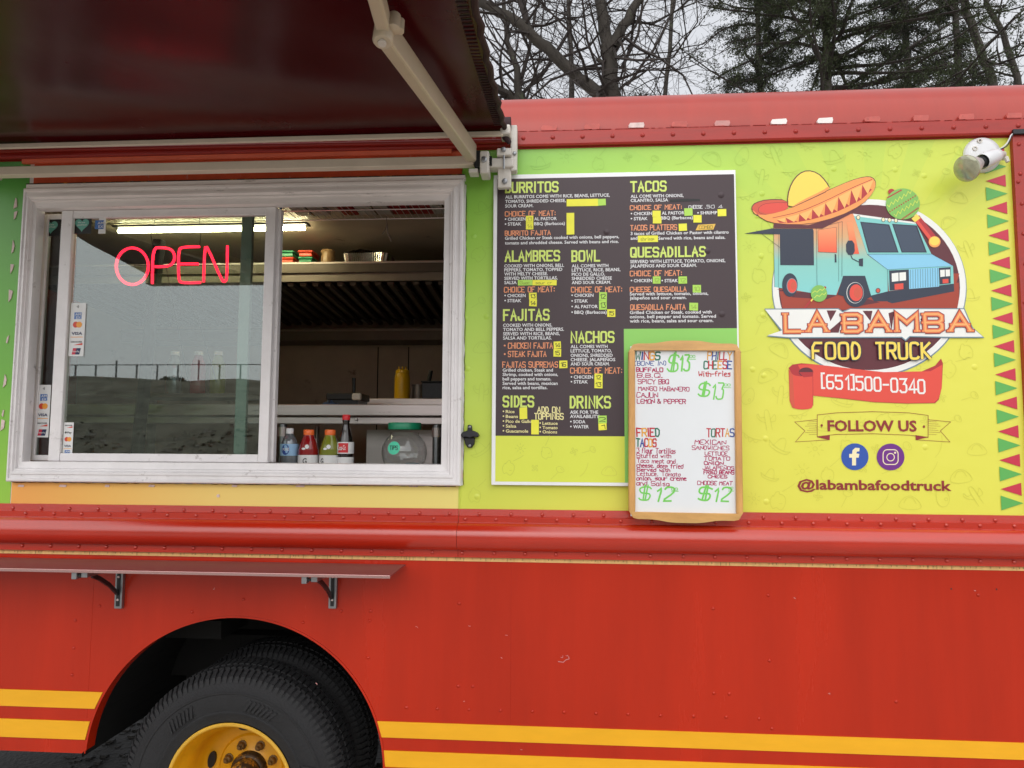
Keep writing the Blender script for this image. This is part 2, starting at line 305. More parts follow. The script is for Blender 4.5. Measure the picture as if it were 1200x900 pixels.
G = {'A': '00 38 60|13 53', 'B': '00 08|08 48 57 55 44 04|44 53 51 40 00', 'C': '67 58 18 07 01 10 50 61', 'D': '00 08 38 56 52 30 00', 'E': '60 00 08 68|04 44', 'F': '00 08 68|04 44',
 'G': '67 58 18 07 01 10 50 61 64 34', 'H': '00 08|60 68|04 64', 'I': '10 18', 'J': '02 01 10 40 51 58', 'K': '00 08|68 04|14 60', 'L': '08 00 50', 'M': '00 08 34 68 60', 'N': '00 08 60 68',
 'O': '10 01 07 18 58 67 61 50 10', 'P': '00 08|08 58 67 65 54 04', 'Q': '10 01 07 18 58 67 61 50 10|42 60', 'R': '00 08|08 58 67 65 54 04|34 60', 'S': '67 58 18 07 05 14 54 63 61 50 10 01', 'T': '30 38|08 68',
 'U': '08 01 10 50 61 68', 'V': '08 30 68', 'W': '08 10 35 50 68', 'X': '00 68|08 60', 'Y': '08 34 68|34 30', 'Z': '08 68 00 60', 'Ñ': '00 07 60 67|19 39 49 59',
 '0': '10 01 07 18 48 57 51 40 10', '1': '16 38 30', '2': '07 18 48 57 55 00 50', '3': '08 58 35 45 54 51 40 10 01', '4': '40 48 02|02 62', '5': '58 08 05 45 54 51 40 10 01', '6': '58 18 07 01 10 40 51 53 44|44 14',
 '7': '08 58 20', '8': '14 05 07 18 48 57 55 44 14|14 03 01 10 40 51 53 44', '9': '54 14 05 07 18 48 57|57 54 40', '$': '57 48 18 07 05 14 44 53 51 40 10 01|29 20|39 30', '(': '29 07 01 20', ')': '09 27 21 00', '[': '29 09 00 20', ']': '09 29 20 00',
 '-': '04 44', '.': '00 10', ',': '11 00', ':': '11 12|15 16', '&': '60 16 08 38 36 03 01 10 30 63', '@': '53 42 23 26 47 56 53 62 74 67 49 19 07 02 10 50', "'": '18 16', '*': '14 24 25 15 14',
 'a': '45 15 04 01 10 30 42|45 40', 'b': '08 00|00 30 42 44 35 05', 'c': '45 15 04 01 10 40', 'd': '48 40 10 01 04 15 45', 'e': '03 43 35 15 04|04 01 10 40', 'f': '48 28 17 10|05 35', 'g': '45 15 03 12 42|45 40 00', 'h': '08 00|04 25 44 40', 'i': '15 10|17 18',
 'j': '25 20 00', 'k': '08 00|45 02|13 40', 'l': '18 10', 'm': '05 00|04 15 33 30|34 55 64 60', 'n': '05 00|04 25 44 40', 'o': '10 01 04 15 35 44 41 30 10', 'p': '05 00|05 35 44 42 32 02', 'r': '05 00|03 25 45', 's': '45 15 04 13 33 42 30 00', 't': '17 11 20 30|05 35',
 'u': '05 01 10 30 42|45 40', 'v': '05 20 45', 'w': '05 10 24 40 55', 'x': '05 40|00 45', 'y': '05 22|45 00', 'z': '05 45 00 40', ' ': '', '/': '00 48'}
GW = {'I': 2, 'i': 2, 'l': 2, '.': 1, ',': 1, ':': 2, "'": 2, '1': 3, '(': 2, ')': 2, '[': 2, ']': 2, ' ': 3.2, '-': 4, 'j': 3, 't': 3, 'D': 5, 'B': 5, 'L': 5, 'J': 5, '@': 7, '*': 3}
def gw(ch):
    if ch in GW: return GW[ch]
    if ch.islower(): return 6 if ch == 'm' else (5 if ch == 'w' else 4)
    return 5 if ch in '023456789$' else 6
def strokes(mb, s, x0, z0, x1, h, w, y, mi=0, smooth=0, jit=0, slope=0, mis=None, gap=1.6, serif=0, lean=0, cap=None, dz=.0001):
    """own stroke alphabet fitted between x0..x1, cap height h"""
    tot = sum(gw(c) for c in s)+gap*(len(s)-1); k = (x1-x0)/tot; cx = x0; n = 0
    for i, ch in enumerate(s):
        for stn in G[ch].split('|') if G[ch] else []:
            pts = [(int(p[0]), int(p[1])) for p in stn.split()]
            pts = [(cx+(a+rnd.uniform(-jit, jit))*k+lean*b/8*h, z0+(b+rnd.uniform(-jit, jit))/8*h+slope*(cx-x0)) for a, b in pts]
            if len(pts) > 2 and stn[:2] == stn[-2:]: pts[-1] = pts[0]
            if smooth: pts = chaikin(pts, smooth)
            ribbon(mb, pts, w, y-n*dz, mis[i % len(mis)] if mis else mi, w*.4 if cap is None else cap); n += 1
            n %= 4
            if serif and ch != ' ':
                for e in (pts[0], pts[-1]):
                    if ch in 'LAMBI' or True:
                        ribbon(mb, [(e[0]-serif, e[1]), (e[0]+serif, e[1])], w*.55, y-n*dz-.00005, mis[i % len(mis)] if mis else mi)
        cx += (gw(ch)+gap)*k
_tc = {}
def textmesh(s, bold=0.0):
    key = (s, bold)
    if key in _tc: return _tc[key]
    cu = bpy.data.curves.new('t', 'FONT'); cu.body = s; cu.size = 1; cu.resolution_u = 2; cu.offset = bold; cu.fill_mode = 'BOTH'
    ob = bpy.data.objects.new('t', cu); me = bpy.data.meshes.new_from_object(ob)
    v = [tuple(q.co) for q in me.vertices]; f = [tuple(p.vertices) for p in me.polygons]
    bpy.data.objects.remove(ob); bpy.data.meshes.remove(me); bpy.data.curves.remove(cu)
    xs = [q[0] for q in v] or [0, 1]; _tc[key] = (v, f, min(xs), max(xs)); return _tc[key]
def text(mb, s, x0, z0, x1, h, y, mi=0, bold=0.012, slope=0, warp=None):
    v, f, a, b = textmesh(s, bold); k = (x1-x0)/(b-a); kh = h/.73
    vs = [(x0+(q[0]-a)*k, y, z0+q[1]*kh+slope*(q[0]-a)*k) for q in v]
    if warp: vs = [warp(q) for q in vs]
    mb.add(vs, [t[::-1] if False else t for t in f], mi)
# ================================================================== SETTING
mat('chip_stone', S(196, 192, 182), .8, var=.2, vs=4)
CT = lambda y: 2.705 + 0.125*y                # height of the awning canvas at depth y (y<0 is outwards)
def hit_plane(px, py, off=0):                  # where the view ray meets the canvas plane lowered by off
    d = ray(px, py); # CAM.z+t d.z = 2.705-off+.125(CAM.y+t d.y)
    t = (2.705-off+.125*CAM.y-CAM.z)/(d.z-.125*d.y); return CAM+d*t
g = MB()
for i in range(1): g.quad((-400, -400, 0), (400, -400, 0), (400, 400, 0), (-400, 400, 0))
g.build('ground', 'gravel', kind='structure')
MB().quad((-6, -.1, .006), (6, -.1, .006), (6, 4.5, .006), (-6, 4.5, .006)).build('shade_dark_gravel', 'shade_dark_gravel', kind='structure')  # dark sheet over the gravel, painting in the shade below the truck
g = MB()                                       # low bank across the lot, seen mirrored in the window
N = 60
for i in range(N):
    x0, x1 = -45+90*i/N, -45+90*(i+1)/N
    h = lambda x: 3.25+.18*math.sin(x*.4)+.1*math.sin(x*1.3)
    pr = lambda x: [(x, -9, .012), (x, -13.5, 1.2), (x, -16, h(x)-.1), (x, -17, h(x)), (x, -40, h(x)+.1)]
    a, b = pr(x0), pr(x1)
    for j in range(4): g.quad(a[j], a[j+1], b[j+1], b[j])
g.build('bank', 'bank', kind='structure', smooth=True)
# stones on the ground that shows under the truck
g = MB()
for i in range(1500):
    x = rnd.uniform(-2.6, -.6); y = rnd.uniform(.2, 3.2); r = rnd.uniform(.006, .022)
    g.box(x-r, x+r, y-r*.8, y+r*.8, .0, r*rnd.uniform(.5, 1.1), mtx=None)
g.build('gravel_stones', 'shade_dark_gravel', kind='stuff')
# rocks and tufts strewn over the bank
g = MB(); r5 = random.Random(5)
for i in range(9000):
    x = r5.uniform(-19, 9); t = r5.random(); y = -9.3-7.6*t; z = (1.2*(-9-y)/4.5) if y > -13.5 else (1.2+(3.15-1.2)*(-13.5-y)/2.5 if y > -16 else 3.2); r = r5.uniform(.018, .055)*(1 if r5.random() < .96 else 1.8); mt = Matrix.Translation((x, y, z)) @ Matrix.Rotation(r5.uniform(0, 3), 4, 'Z') @ Matrix.Rotation(r5.uniform(-.5, .5), 4, 'X')
    g.box(-r, r, -r*.7, r*.7, -r*.3, r*.5, (0, 2, 2, 0, 1)[i % 5], mtx=mt)
g.build('rubble', ['bank', 'shade_dark_gravel', 'chip_stone'], kind='stuff', fixn=False)
# railing on the bank
rt = empty('railing', (0, -17, 3), 'thin grey metal railing along the top of the bank opposite the truck', 'railing')
for i in range(90):
    x = -27+i*.6; MB().box(x-.011, x+.011, -17.03, -16.97, 2.9, 3.80 if i % 4 else 3.92).build('post', 'rail_grey', rt)
for z in (3.80,): MB().box(-27, 27, -17.055, -17.032, z-.012, z+.012).build('rail', 'rail_grey', rt)
# a shed and bushes behind the railing, all only seen in reflections
sh = empty('shed', (-6.6, -22, 3), 'low grey shed with a dark roof beyond the railing', 'shed')
MB().box(-8.2, -5.0, -24, -22, 3, 4.3).build('wall', 'siding', sh); MB().extr_x([(-24.3, 4.32), (-21.7, 4.32), (-23.0, 4.8)], -8.5, -4.8).build('roof', 'shingle', sh)
for bx, by, br, lb in ((-11.6, -18.2, .62, 'low spreading dark bush beyond the railing, farthest left'), (-10.3, -18.6, .34, 'smallest bush beyond the railing, between the spreading bush and the shed'), (-3.6, -19, 1.0, 'rounded olive bush beyond the railing, nearest the shed'), (2.2, -20, 1.3, 'broad olive bush beyond the railing, opposite the menu board')):
    bo = empty('bush', (bx, by, 3), lb, 'bush'); g = MB()
    for k in range(1600):
        v = Vector((rnd.gauss(0, 1), rnd.gauss(0, 1), rnd.gauss(0, 1))).normalized()*br*rnd.uniform(.6, 1.05); v.z = abs(v.z)*.8
        c = Vector((bx, by, 3.05))+v; u = Vector((rnd.uniform(-1, 1), rnd.uniform(-1, 1), rnd.uniform(-1, 1))).normalized()*.09; w = u.cross(Vector((.3, .2, 1))).normalized()*.05
        g.add([c-u, c+w, c+u], [(0, 1, 2)])
    g.build('foliage', 'bush', bo, fixn=False)
    g = MB()
    for k in range(6): g.tube([(bx, by, 2.95), (bx+rnd.uniform(-.4, .4)*br, by+rnd.uniform(-.4, .4)*br, 3+br*.6)], [.03, .012], 5)
    g.build('stem', 'twig', bo)

# ================================================================== TRUCK BODY
T = empty('food_truck', (0, 1.1, 0), 'red and lime food truck with an open serving window, fading roof and yellow stripes', 'food truck')
XL, XR, DEPTH = -3.4, 2.45, 2.25
zt = (Z(173, 609)+Z(161.7, 1200))/2            # top of the printed wrap
zb = (Z(591, 0)+Z(597.5, 620)+Z(608, 1200))/3  # bottom of the printed wrap
ztape = Z(658.7, 620)
WL, WR = X(17, 400, -.03), X(541.5, 400, -.03)                    # outer window frame
WT, WB = (Z(221, 27, -.03)+Z(209.5, 546, -.03))/2, (Z(565.5, 5, -.03)+Z(568, 538, -.03))/2
hl, hr, ht, hb = WL+.012, WR-.012, WT-.012, WB+.012
# upper wall as the separate printed panels
MB().box(XL, WL-.004, 0, .04, zb-.04, zt+.02).build('side_panel', 'left_wrap', T, label='green wrap panel left of the window')
MB().box(WL-.004, hl, .002, .04, zb-.04, zt+.02).build('side_panel', 'white_frame_dirty', T)
MB().box(hl, hr, .002, .04, ht, zt+.02).build('side_panel', 'orange_worn', T, label='worn orange panel above the window')
MB().box(WL, WR-.003, 0, .04, zb-.04, hb).build('side_panel', 'below_wrap', T, label='orange to yellow panel below the window')
xs = X(539, 500)
MB().box(xs, XR, -.001, .04, zb-.04, zt+.02).build('side_panel', 'wrap', T, label='lime printed panel carrying the emblem')
# seam lip beside window
MB().box(xs-.002, xs+.004, -.003, -.0012, zb, Z(200, 560)).build('panel_seam', 'wrap_line', T)
MB().box(X(28, 187), X(530, 180), -.012, .001, Z(190, 150), Z(183, 150)).build('trim_strip', 'orange_strip', T, bevel=.002)
g = MB().tube([(XL, -.03, Z(178.5, 1)), (X(300, 175), -.03, Z(174.7, 300)), (X(592, 169), -.03, Z(169.5, 592))], .0085, 10)
g.build('pipe', 'red_flange', T, smooth=True, label='red pipe under the roof edge')
MB().box(XL, XR, -.004, -.0015, zt-.003, zt+.0015).build('panel_seam', 'red_flange', T)
# roof: riveted flange, joint, cove, top
zf = (Z(154.3, 638)+Z(142.5, 1195))/2
g = MB().extr_x([(.04, zt+.002), (-.018, zt+.002), (-.022, zt+.008), (-.022, zf-.005), (-.014, zf), (.04, zf)], XL, XR)
g.build('roof_flange', 'red_flange', T)
r = .185; pr = [(-.002, zf)]
for k in range(15): a = R_(90*k/14); pr.append((-.002+r*(1-math.cos(a)), zf+.012+r*math.sin(a)))
pr += [(DEPTH, zf+.012+r), (DEPTH, zf)]
MB().extr_x(pr, XL, XR).build('roof', 'red_roof', T, smooth=True)
g = MB()
x = U(648, 160).x
dxr = (U(1196, 145).x-U(648, 160).x)/15.2
for i in range(-40, 17): g.dome((x+i*dxr, -.022, (zt+zf)/2+.001), .0085, .006, 8)
g.build('rivet_row', 'red_flange', T, smooth=True, kind='stuff')
# remnants of tape along the roof joint
tp = [(644, 'chip_r'), (694, 'chip_r'), (746, 'chip_w'), (796, 'chip_r'), (846, 'chip_m'), (912, 'chip_ww'), (966, 'chip_ww'), (1021, 'chip_r'), (1078, 'chip_r'), (1131, 'chip_r'), (1187, 'chip_r')]
mat('chip_r', S(190, 92, 84), .6, var=.15, vs=40, dirt=(S(140, 60, 56), .6, 60)); mat('chip_w', S(214, 190, 186), .6, var=.2, vs=50); mat('chip_m', S(196, 140, 136), .6, var=.2, vs=60, dirt=(S(180, 80, 76), .55, 60)); mat('chip_ww', S(235, 230, 226), .6, var=.05)
for px, mm in tp:
    x0 = X(px-9, 148); x1 = X(px+9, 148); z0 = zf+.004; pl = [(x0, z0), (x1-.004, z0-.001), (x1, z0+.010), (x1-.003, z0+.0185), (x0+.003, z0+.018), (x0-.002, z0+.008)]
    MB().prism([(a+rnd.uniform(-.001, .001), b+rnd.uniform(-.001, .001)) for a, b in pl], -.0145, -.004).build('tape_remnant', mm, T)
# flaking strip along joint (dark line)
g = MB(); xx = XL
while xx < XR:
    w = rnd.uniform(.01, .06); g.box(xx, xx+w, -.0175, -.006, zf-.0004+rnd.uniform(-.0006, .0006), zf+rnd.uniform(.0004, .0022)); xx += w+rnd.uniform(0, .02)
g.build('joint_sealant', 'red_flange', T, kind='stuff')
# right corner angle with rivets
g = MB().box(X(1189.5, 300), XR, -.02, .0, zb-.02, zt+.0); g.build('corner_angle', 'red_flange', T, bevel=.003)
g = MB()
for i in range(14):
    zz = zt-.035-i*.105; g.dome((X(1195, 300)+.004, -.02, zz), .007, .005)
    if i % 4 == 1: g.dome((X(1195, 300)-.004, -.02, zz-.028), .007, .005)
g.build('rivet_row', 'red_flange', T, smooth=True, kind='stuff')
# belt moulding
zz = lambda p: Z(p, 620)
p1 = [(.03, zz(597)), (-.006, zz(597)), (-.008, zz(605)), (-.016, zz(605.8)), (-.016, zz(612.2))]
a0, a1 = zz(612.2), zz(645.7); cz, rr = (a0+a1)/2, (a0-a1)/2
for k in range(0, 17): a = R_(90-180*k/16); p1.append((-.016-rr*.86*math.cos(a), cz+rr*math.sin(a)))
p1 += [(-.016, zz(645.9)), (-.016, zz(653.6)), (-.010, zz(654.4)), (.03, zz(654.4))]
MB().extr_x(p1, XL, xs).build('belt_moulding', 'red_belt', T, smooth=True)
p1b = [(a-.0015 if a < 0 else a, b) for a, b in p1]
MB().extr_x(p1b, xs+.0015, XR).build('belt_moulding', 'red_belt', T, smooth=True)
for row, (pz, yy, off) in enumerate(((602.6, -.0085, 0), (608.6, -.0170, .5), (648.2, -.0175, .45))):
    g = MB(); sp = (U(708, 602).x-U(492, 600).x)/6
    for i in range(-40, 60):
        x = U(492, 602).x+(i+off)*sp
        if XL < x < XR: g.dome((x+rnd.uniform(-.003, .003), yy-(.0015 if x > xs else 0), zz(pz)), .0068, .0045, 8)
    g.build('rivet_row', 'red_belt', T, smooth=True, kind='stuff')
# measuring-tape coloured strip
MB().box(XL, XR, -.0035, .002, zz(658.8), zz(654.9)).build('tape_strip', 'tape', T)
g = MB(); x = XL
while x < XR: g.box(x, x+.0012, -.0042, -.0034, zz(656.8 if rnd.random() < .7 else 658.5), zz(655.0)); x += rnd.choice((.012, .018, .03, .045))
g.build('tape_mark', 'hub_dark', T, kind='stuff')
# lower body with wheel arch
AC = U(272, 899, .0); AR = (U(275, 722.5).z-AC.z); zbl, zbr = Z(881.5, 60), Z(935, 700); ztop = zz(657)
seam = X(603, 700)
def arc(zs, side):
    s_ = math.sqrt(max(0, AR**2-(zs-AC.z)**2)); return AC.x+side*s_*1.05
poly = [(XL, zbl), (arc(zbl, -1)-.012, zbl), (arc(zbl, -1)-.002, zbl+.012)]
a_s = math.atan2(zbl+.012-AC.z, (arc(zbl+.012, -1)-AC.x)/1.05); 
for k in range(49):
    a = a_s+(0-a_s)*k/48; poly.append((AC.x+1.05*AR*math.cos(a), AC.z+AR*math.sin(a)))
poly += [(AC.x+1.05*AR, zbr), (seam, zbr), (seam, ztop), (XL, ztop)]
MB().prism(poly, 0, .03).build('lower_panel', 'red_body', T)
MB().box(seam-.012, XR, -.0016, .03, zbr, ztop).build('lower_panel', 'red_body', T, bevel=.0008)
MB().box(X(745, 700), X(746.5, 700), -.0022, -.001, zbr, ztop).build('panel_seam', 'red_body', T)
MB().box(X(560, 700)-.001, X(560, 700)+.001, -.0006, .001, zbr, ztop).build('panel_seam', 'red_body', T)
MB().box(X(108, 700), X(109.2, 700), -.0006, .001, zbl, ztop).build('panel_seam', 'red_body', T)
# arch lip
g = MB(); inner = []; outer = []
for k in range(61):
    a = a_s+(0-a_s)*k/60; inner.append((AC.x+1.05*(AR-.004)*math.cos(a), AC.z+(AR-.004)*math.sin(a))); outer.append((AC.x+1.05*(AR+.003)*math.cos(a), AC.z+(AR+.003)*math.sin(a)))
g.prism(inner+outer[::-1], -.003, .045); g.build('arch_lip', 'red_body', T)
# stripes: left pair and (lower) right pair
SY = -.0042
for (pa, pb) in ((809, 828.5), (843.5, 865)):
    g = MB(); z0, z1 = Z(pb, 60), Z(pa, 60); pl = [(XL, z0), (arc(z0, -1)-.006, z0), (arc(z1, -1)-.006, z1), (XL, z1)]; g.prism(pl, SY, -.001); g.build('stripe', 'stripe', T)
for (pa, pb) in ((857.4, 876.6), (892.5, 912)):
    z0, z1 = Z(pb, 820), Z(pa, 820); pl = [(arc(z0, 1)+.004, z0), (XR, z0), (XR, z1), (arc(z1, 1)+.004, z1)]; MB().prism(pl, SY, -.001).build('stripe', 'stripe', T)
# scattered rivets of the lower panels (photo positions)
g = MB()
for px, py in [(476.5, 829), (512.5, 830.5), (549.5, 831.5), (586.5, 832.5), (624, 833.5), (661, 834.5), (698.5, 835.8), (736, 836.8), (774, 838.2), (812.5, 839), (851, 840), (889.5, 842),
               (537, 804), (554, 804.5), (836.5, 812), (854.5, 812.8), (904.5, 853.5), (538.5, 707.3), (835.5, 713), (901.5, 774), (900, 697.5), (88.5, 727), (86.5, 759), (84.5, 791), (433, 727.5), (431.5, 770.5), (434.5, 716), (225, 717), (355, 729.5), (285.5, 702.5), (476.5, 829), (476, 829), (538, 707), (117, 710), (400, 716), (1050, 822), (1146, 697)]:
    p = U(px, py); g.dome((p.x, -.0015 if px > 600 else 0, p.z), .0062, .0042, 8)
for px, py in [(1114.5, 690), (1167.5, 690.5)]: p = U(px, py); g.dome((p.x, -.0015, p.z), .003, .002, 6, 1)
g.build('rivet_row', ['red_body', 'black'], T, smooth=True, kind='stuff')
# pits and scratches of bare primer
g = MB()
for px, py in [(487, 734), (587, 770), (592, 744), (549, 733), (543, 822), (657, 770), (663, 768), (970, 812), (250, 690), (1141, 692), (610, 878), (930, 700), (450, 640), (370, 800)]:
    p = U(px, py); ribbon(g, chaikin([(p.x, p.z), (p.x+rnd.uniform(.003, .008), p.z+rnd.uniform(-.004, .004)), (p.x+rnd.uniform(.004, .010), p.z+rnd.uniform(-.006, .008))], 1), rnd.uniform(.0012, .0026), -.0022)
p = U(654, 775); ribbon(g, [(p.x, p.z), (p.x+.018, p.z-.002), (p.x+.026, p.z+.006), (p.x+.038, p.z+.010), (p.x+.036, p.z+.018)], .0022, -.0023)
g.build('paint_chip', 'chip_m', T, kind='stuff')
# panel body behind: floor, ends, back, chassis (dark underside)
MB().box(XL, XR, DEPTH-.03, DEPTH, .6, zf).build('back_wall', 'inner_wall', T)
for x0, x1 in ((XL, XL+.03), (XR-.03, XR)): MB().box(x0, x1, .041, DEPTH-.031, .6, zf-.001).build('end_wall', 'red_body', T)
MB().box(XL+.031, XR-.031, .032, DEPTH-.031, 1.03, 1.07).build('floor', 'under', T)
MB().box(XL+.031, XR-.031, .041, DEPTH-.031, zf-.03, zf-.002).build('ceiling', 'inner_wall', T)
g = MB()
for k in range(24):      # wheel tub roof
    a, b = R_(180*k/24), R_(180*(k+1)/24); rr_ = AR+.03
    pts = [(AC.x+1.05*rr_*math.cos(t), AC.z+rr_*math.sin(t)) for t in (a, b)]
    if min(pts[0][1], pts[1][1]) > .3: g.quad((pts[0][0], .03, pts[0][1]), (pts[1][0], .03, pts[1][1]), (pts[1][0], .75, pts[1][1]), (pts[0][0], .75, pts[0][1]))
g.build('wheel_tub', 'under', T)
MB().box(AC.x-.25, XR-.1, .60, .70, .55, .80).build('chassis_rail', 'under', T); MB().box(XL+.1, AC.x-.251, .60, .70, .62, .80).build('chassis_rail', 'under', T)
MB().box(AC.x-.9, AC.x-.2, .30, .55, .86, .93).build('cross_member', 'under', T)
MB().box(XL+.2, XR-.2, 1.5, 1.6, .3, 1.02).build('skirt_panel', 'under', T)
MB().tube([(AC.x, .3, .40), (AC.x, 2.0, .40)], .06, 12).build('axle', 'under', T)

# ------------------------------------------------------------------ wheels
RC = U(268, 916, .03); WZ = .408
RC.z = WZ = .407
def make_wheel(y, rim):
    w = empty_part('wheel', (RC.x, y, WZ))
    prof = [(.226, -.02), (.238, -.004), (.262, .0), (.268, .004), (.272, .004), (.276, .0), (.31, .007), (.335, .006), (.338, .009), (.343, .009), (.346, .004), (.368, -.006), (.386, -.018), (.398, -.034), (.404, -.055), (.406, -.12), (.404, -.185), (.394, -.205), (.36, -.235), (.31, -.245), (.24, -.235), (.226, -.2)]
    MB().lathe(prof, (RC.x, y, WZ), 'Y', 72).build('tyre', 'tyre', w, smooth=True)
    g = MB(); n = 110
    for k in range(n):
        a = 2*math.pi*k/n
        for row, (h0, h1, r0) in enumerate(((-.006, -.05, .378), (-.058, -.092, .402), (-.098, -.15, .404), (-.156, -.19, .402))):
            aa = a+(row % 2)*math.pi/n; mt = Matrix.Translation((RC.x, y, WZ)) @ Matrix.Rotation(-aa, 4, 'Y')
            if row == 0:
                g.add([mt @ Vector(v) for v in [(.370, .006, -.0068), (.392, .014, -.0068), (.412, .045, -.0068), (.400, .05, -.0068), (.370, .006, .0068), (.392, .014, .0068), (.412, .045, .0068), (.400, .05, .0068)]], [(0, 1, 5, 4), (1, 2, 6, 5), (2, 3, 7, 6), (0, 3, 2, 1), (4, 5, 6, 7)])
            else: g.box(r0-.004, r0+.010, -h0, -h1, -.0085, .0085, mtx=mt)
    g.build('tread', 'tyre', w, kind='stuff')
    if rim:
        g = MB()      # raised hatch marks and letters on the sidewall
        for a0 in (60, 118, 178, 240, 300, 0):
            for k in range(7):
                a = R_(a0+k*3.0); mt = Matrix.Translation((RC.x, y, WZ)) @ Matrix.Rotation(-a, 4, 'Y') @ Matrix.Translation((.305, 0, 0)) @ Matrix.Rotation(R_(24), 4, 'Y')
                g.box(-.021, .021, -.0105, -.004, -.0040, .0040, mtx=mt)
        g.build('raised_mark', 'tyre', w, kind='stuff')
        MB().lathe([(.222, .0), (.226, .004), (.232, .005), (.235, .0), (.233, -.006)], (RC.x, y, WZ), 'Y', 72).build('rim_lip', 'rim_edge', w, smooth=True)
        MB().lathe([(.2235, .002), (.220, -.004), (.214, -.02), (.209, -.045), (.197, -.06), (.192, -.13), (.186, -.165), (.17, -.188), (.145, -.196), (.128, -.196), (.120, -.188), (.075, -.186), (.066, -.18)], (RC.x, y, WZ), 'Y', 72).build('rim', 'rim', w, smooth=True)
        for k in range(5):
            a = R_(98+72*k); c = (RC.x+.156*math.cos(a), y+.1905, WZ+.156*math.sin(a)); pl = ellipse(c[0], c[2], .031, .0145, 20, rot=a+math.pi/2)
            MB().prism(pl, c[1]-.008, c[1]+.004).build('hand_hole', 'black', w)
        for k in range(8):
            a = R_(22.5+45*k); c = Vector((RC.x+.093*math.cos(a), y+.187, WZ+.093*math.sin(a)))
            q = MB().lathe([(.0175, 0), (.0175, .004), (.0135, .005), (.0135, .022), (.010, .025), (.0065, .025), (.0065, .036), (0, .037)], c, 'Y', 10); q.build('lug_nut', ['nut'], w)
        MB().lathe([(.068, -.186), (.068, -.16), (.062, -.15), (.056, -.148), (.052, -.10), (.046, -.092), (0, -.088)], (RC.x, y, WZ), 'Y', 32).build('hub', 'hub_dark', w, smooth=True)
        for k in range(8):
            a = R_(10+45*k); MB().lathe([(.007, 0), (.007, .010), (0, .011)], (RC.x+.055*math.cos(a)*.62, y+.092, WZ+.055*math.sin(a)*.62), 'Y', 8).build('hub_bolt', 'rim', w)
def empty_part(name, loc):
    o = bpy.data.objects.new(name, None); o.location = loc; o.empty_display_size = .1; COL.objects.link(o); bpy.context.view_layer.update()
    o.parent = T; o.matrix_parent_inverse = T.matrix_world.inverted(); bpy.context.view_layer.update(); return o
make_wheel(.03, True); make_wheel(.335, False)

# ------------------------------------------------------------------ window of the truck
W = empty_part('serving_window', ((WL+WR)/2, 0, WB))
prof = [(0, .0), (0, -.030), (.004, -.034), (.012, -.034), (.014, -.028), (.026, -.028), (.028, -.034), (.036, -.034), (.042, -.026), (.047, -.026), (.050, -.016), (.072, -.014), (.074, -.004), (.074, .028), (.0, .028)]
crn = [(WL, WB, 1, 1), (WR, WB, -1, 1), (WR, WT, -1, -1), (WL, WT, 1, -1)]
for i in range(4):
    (ax, az, sx, sz), (bx, bz, tx, tz) = crn[i], crn[(i+1) % 4]; g = MB(); n = len(prof)
    kf = lambda s: .62 if s > 0 else 1.0
    vs = [(ax+sx*u*kf(sx), y, az+sz*u) for u, y in prof]+[(bx+tx*u*kf(tx), y, bz+tz*u) for u, y in prof]
    g.add(vs, [(k, (k+1) % n, n+(k+1) % n, n+k) for k in range(n)]); g.build('frame_member', 'white_frame_dirty' if i == 2 else 'white_frame', W)
IL, IR, IT, IB = WL+.074*.62, WR-.074, WT-.074, WB+.074
def rail(x0, x1, z0, z1, y0, y1, m='white_frame', nm='sash_rail', b=.0025): return MB().box(x0, x1, y0, y1, z0, z1).build(nm, m, W, bevel=b)
# front sash (left, fixed over the left half)
sy = .012
s0, s1 = X(63.5, 400, sy)+.001, X(318, 400, sy); gx0, gx1 = X(77, 400, sy), X(306.5, 400, sy)
gz0, gz1 = IB+.030, IT-.030
rail(s0, gx0, IB+.001, IT-.001, sy, sy+.03); rail(gx1, s1, IB+.001, IT-.001, sy, sy+.03)
rail(gx0+.0005, gx1-.0005, IB+.001, gz0, sy+.002, sy+.028); rail(gx0+.0005, gx1-.0005, gz1, IT-.001, sy+.002, sy+.028)
MB().box(gx0-.002, gx1+.002, sy+.014, sy+.0175, gz0-.002, gz1+.002).build('pane', 'pane', W)
# rear sash pushed left behind it: narrow pane at the far left, its stiles
ry = .046
rail(IL+.001, X(43.5, 400, ry), IB+.001, IT-.001, ry, ry+.022); rail(X(317.5, 400, ry), X(325, 400, ry), IB+.001, IT-.001, ry-.004, ry+.024)
rail(X(278, 400, ry+.03), X(291, 400, ry+.03), IB+.001, IT-.001, ry+.03, ry+.05, 'frame_green')
rail(X(43.5, 400, ry)+.0005, X(317, 400, ry), IB+.001, IB+.022, ry+.001, ry+.02); rail(X(43.5, 400, ry)+.0005, X(317, 400, ry), IT-.022, IT-.001, ry+.001, ry+.02)
MB().box(X(43, 400, ry), s0+.01, ry+.008, ry+.011, IB+.02, IT-.02).build('pane', 'pane_side', W)
MB().box(X(316.2, 400, .05)-.006, X(316.2, 400, .05)+.003, .046, .07, IB+.002, IT-.002).build('weather_strip', 'black', W)
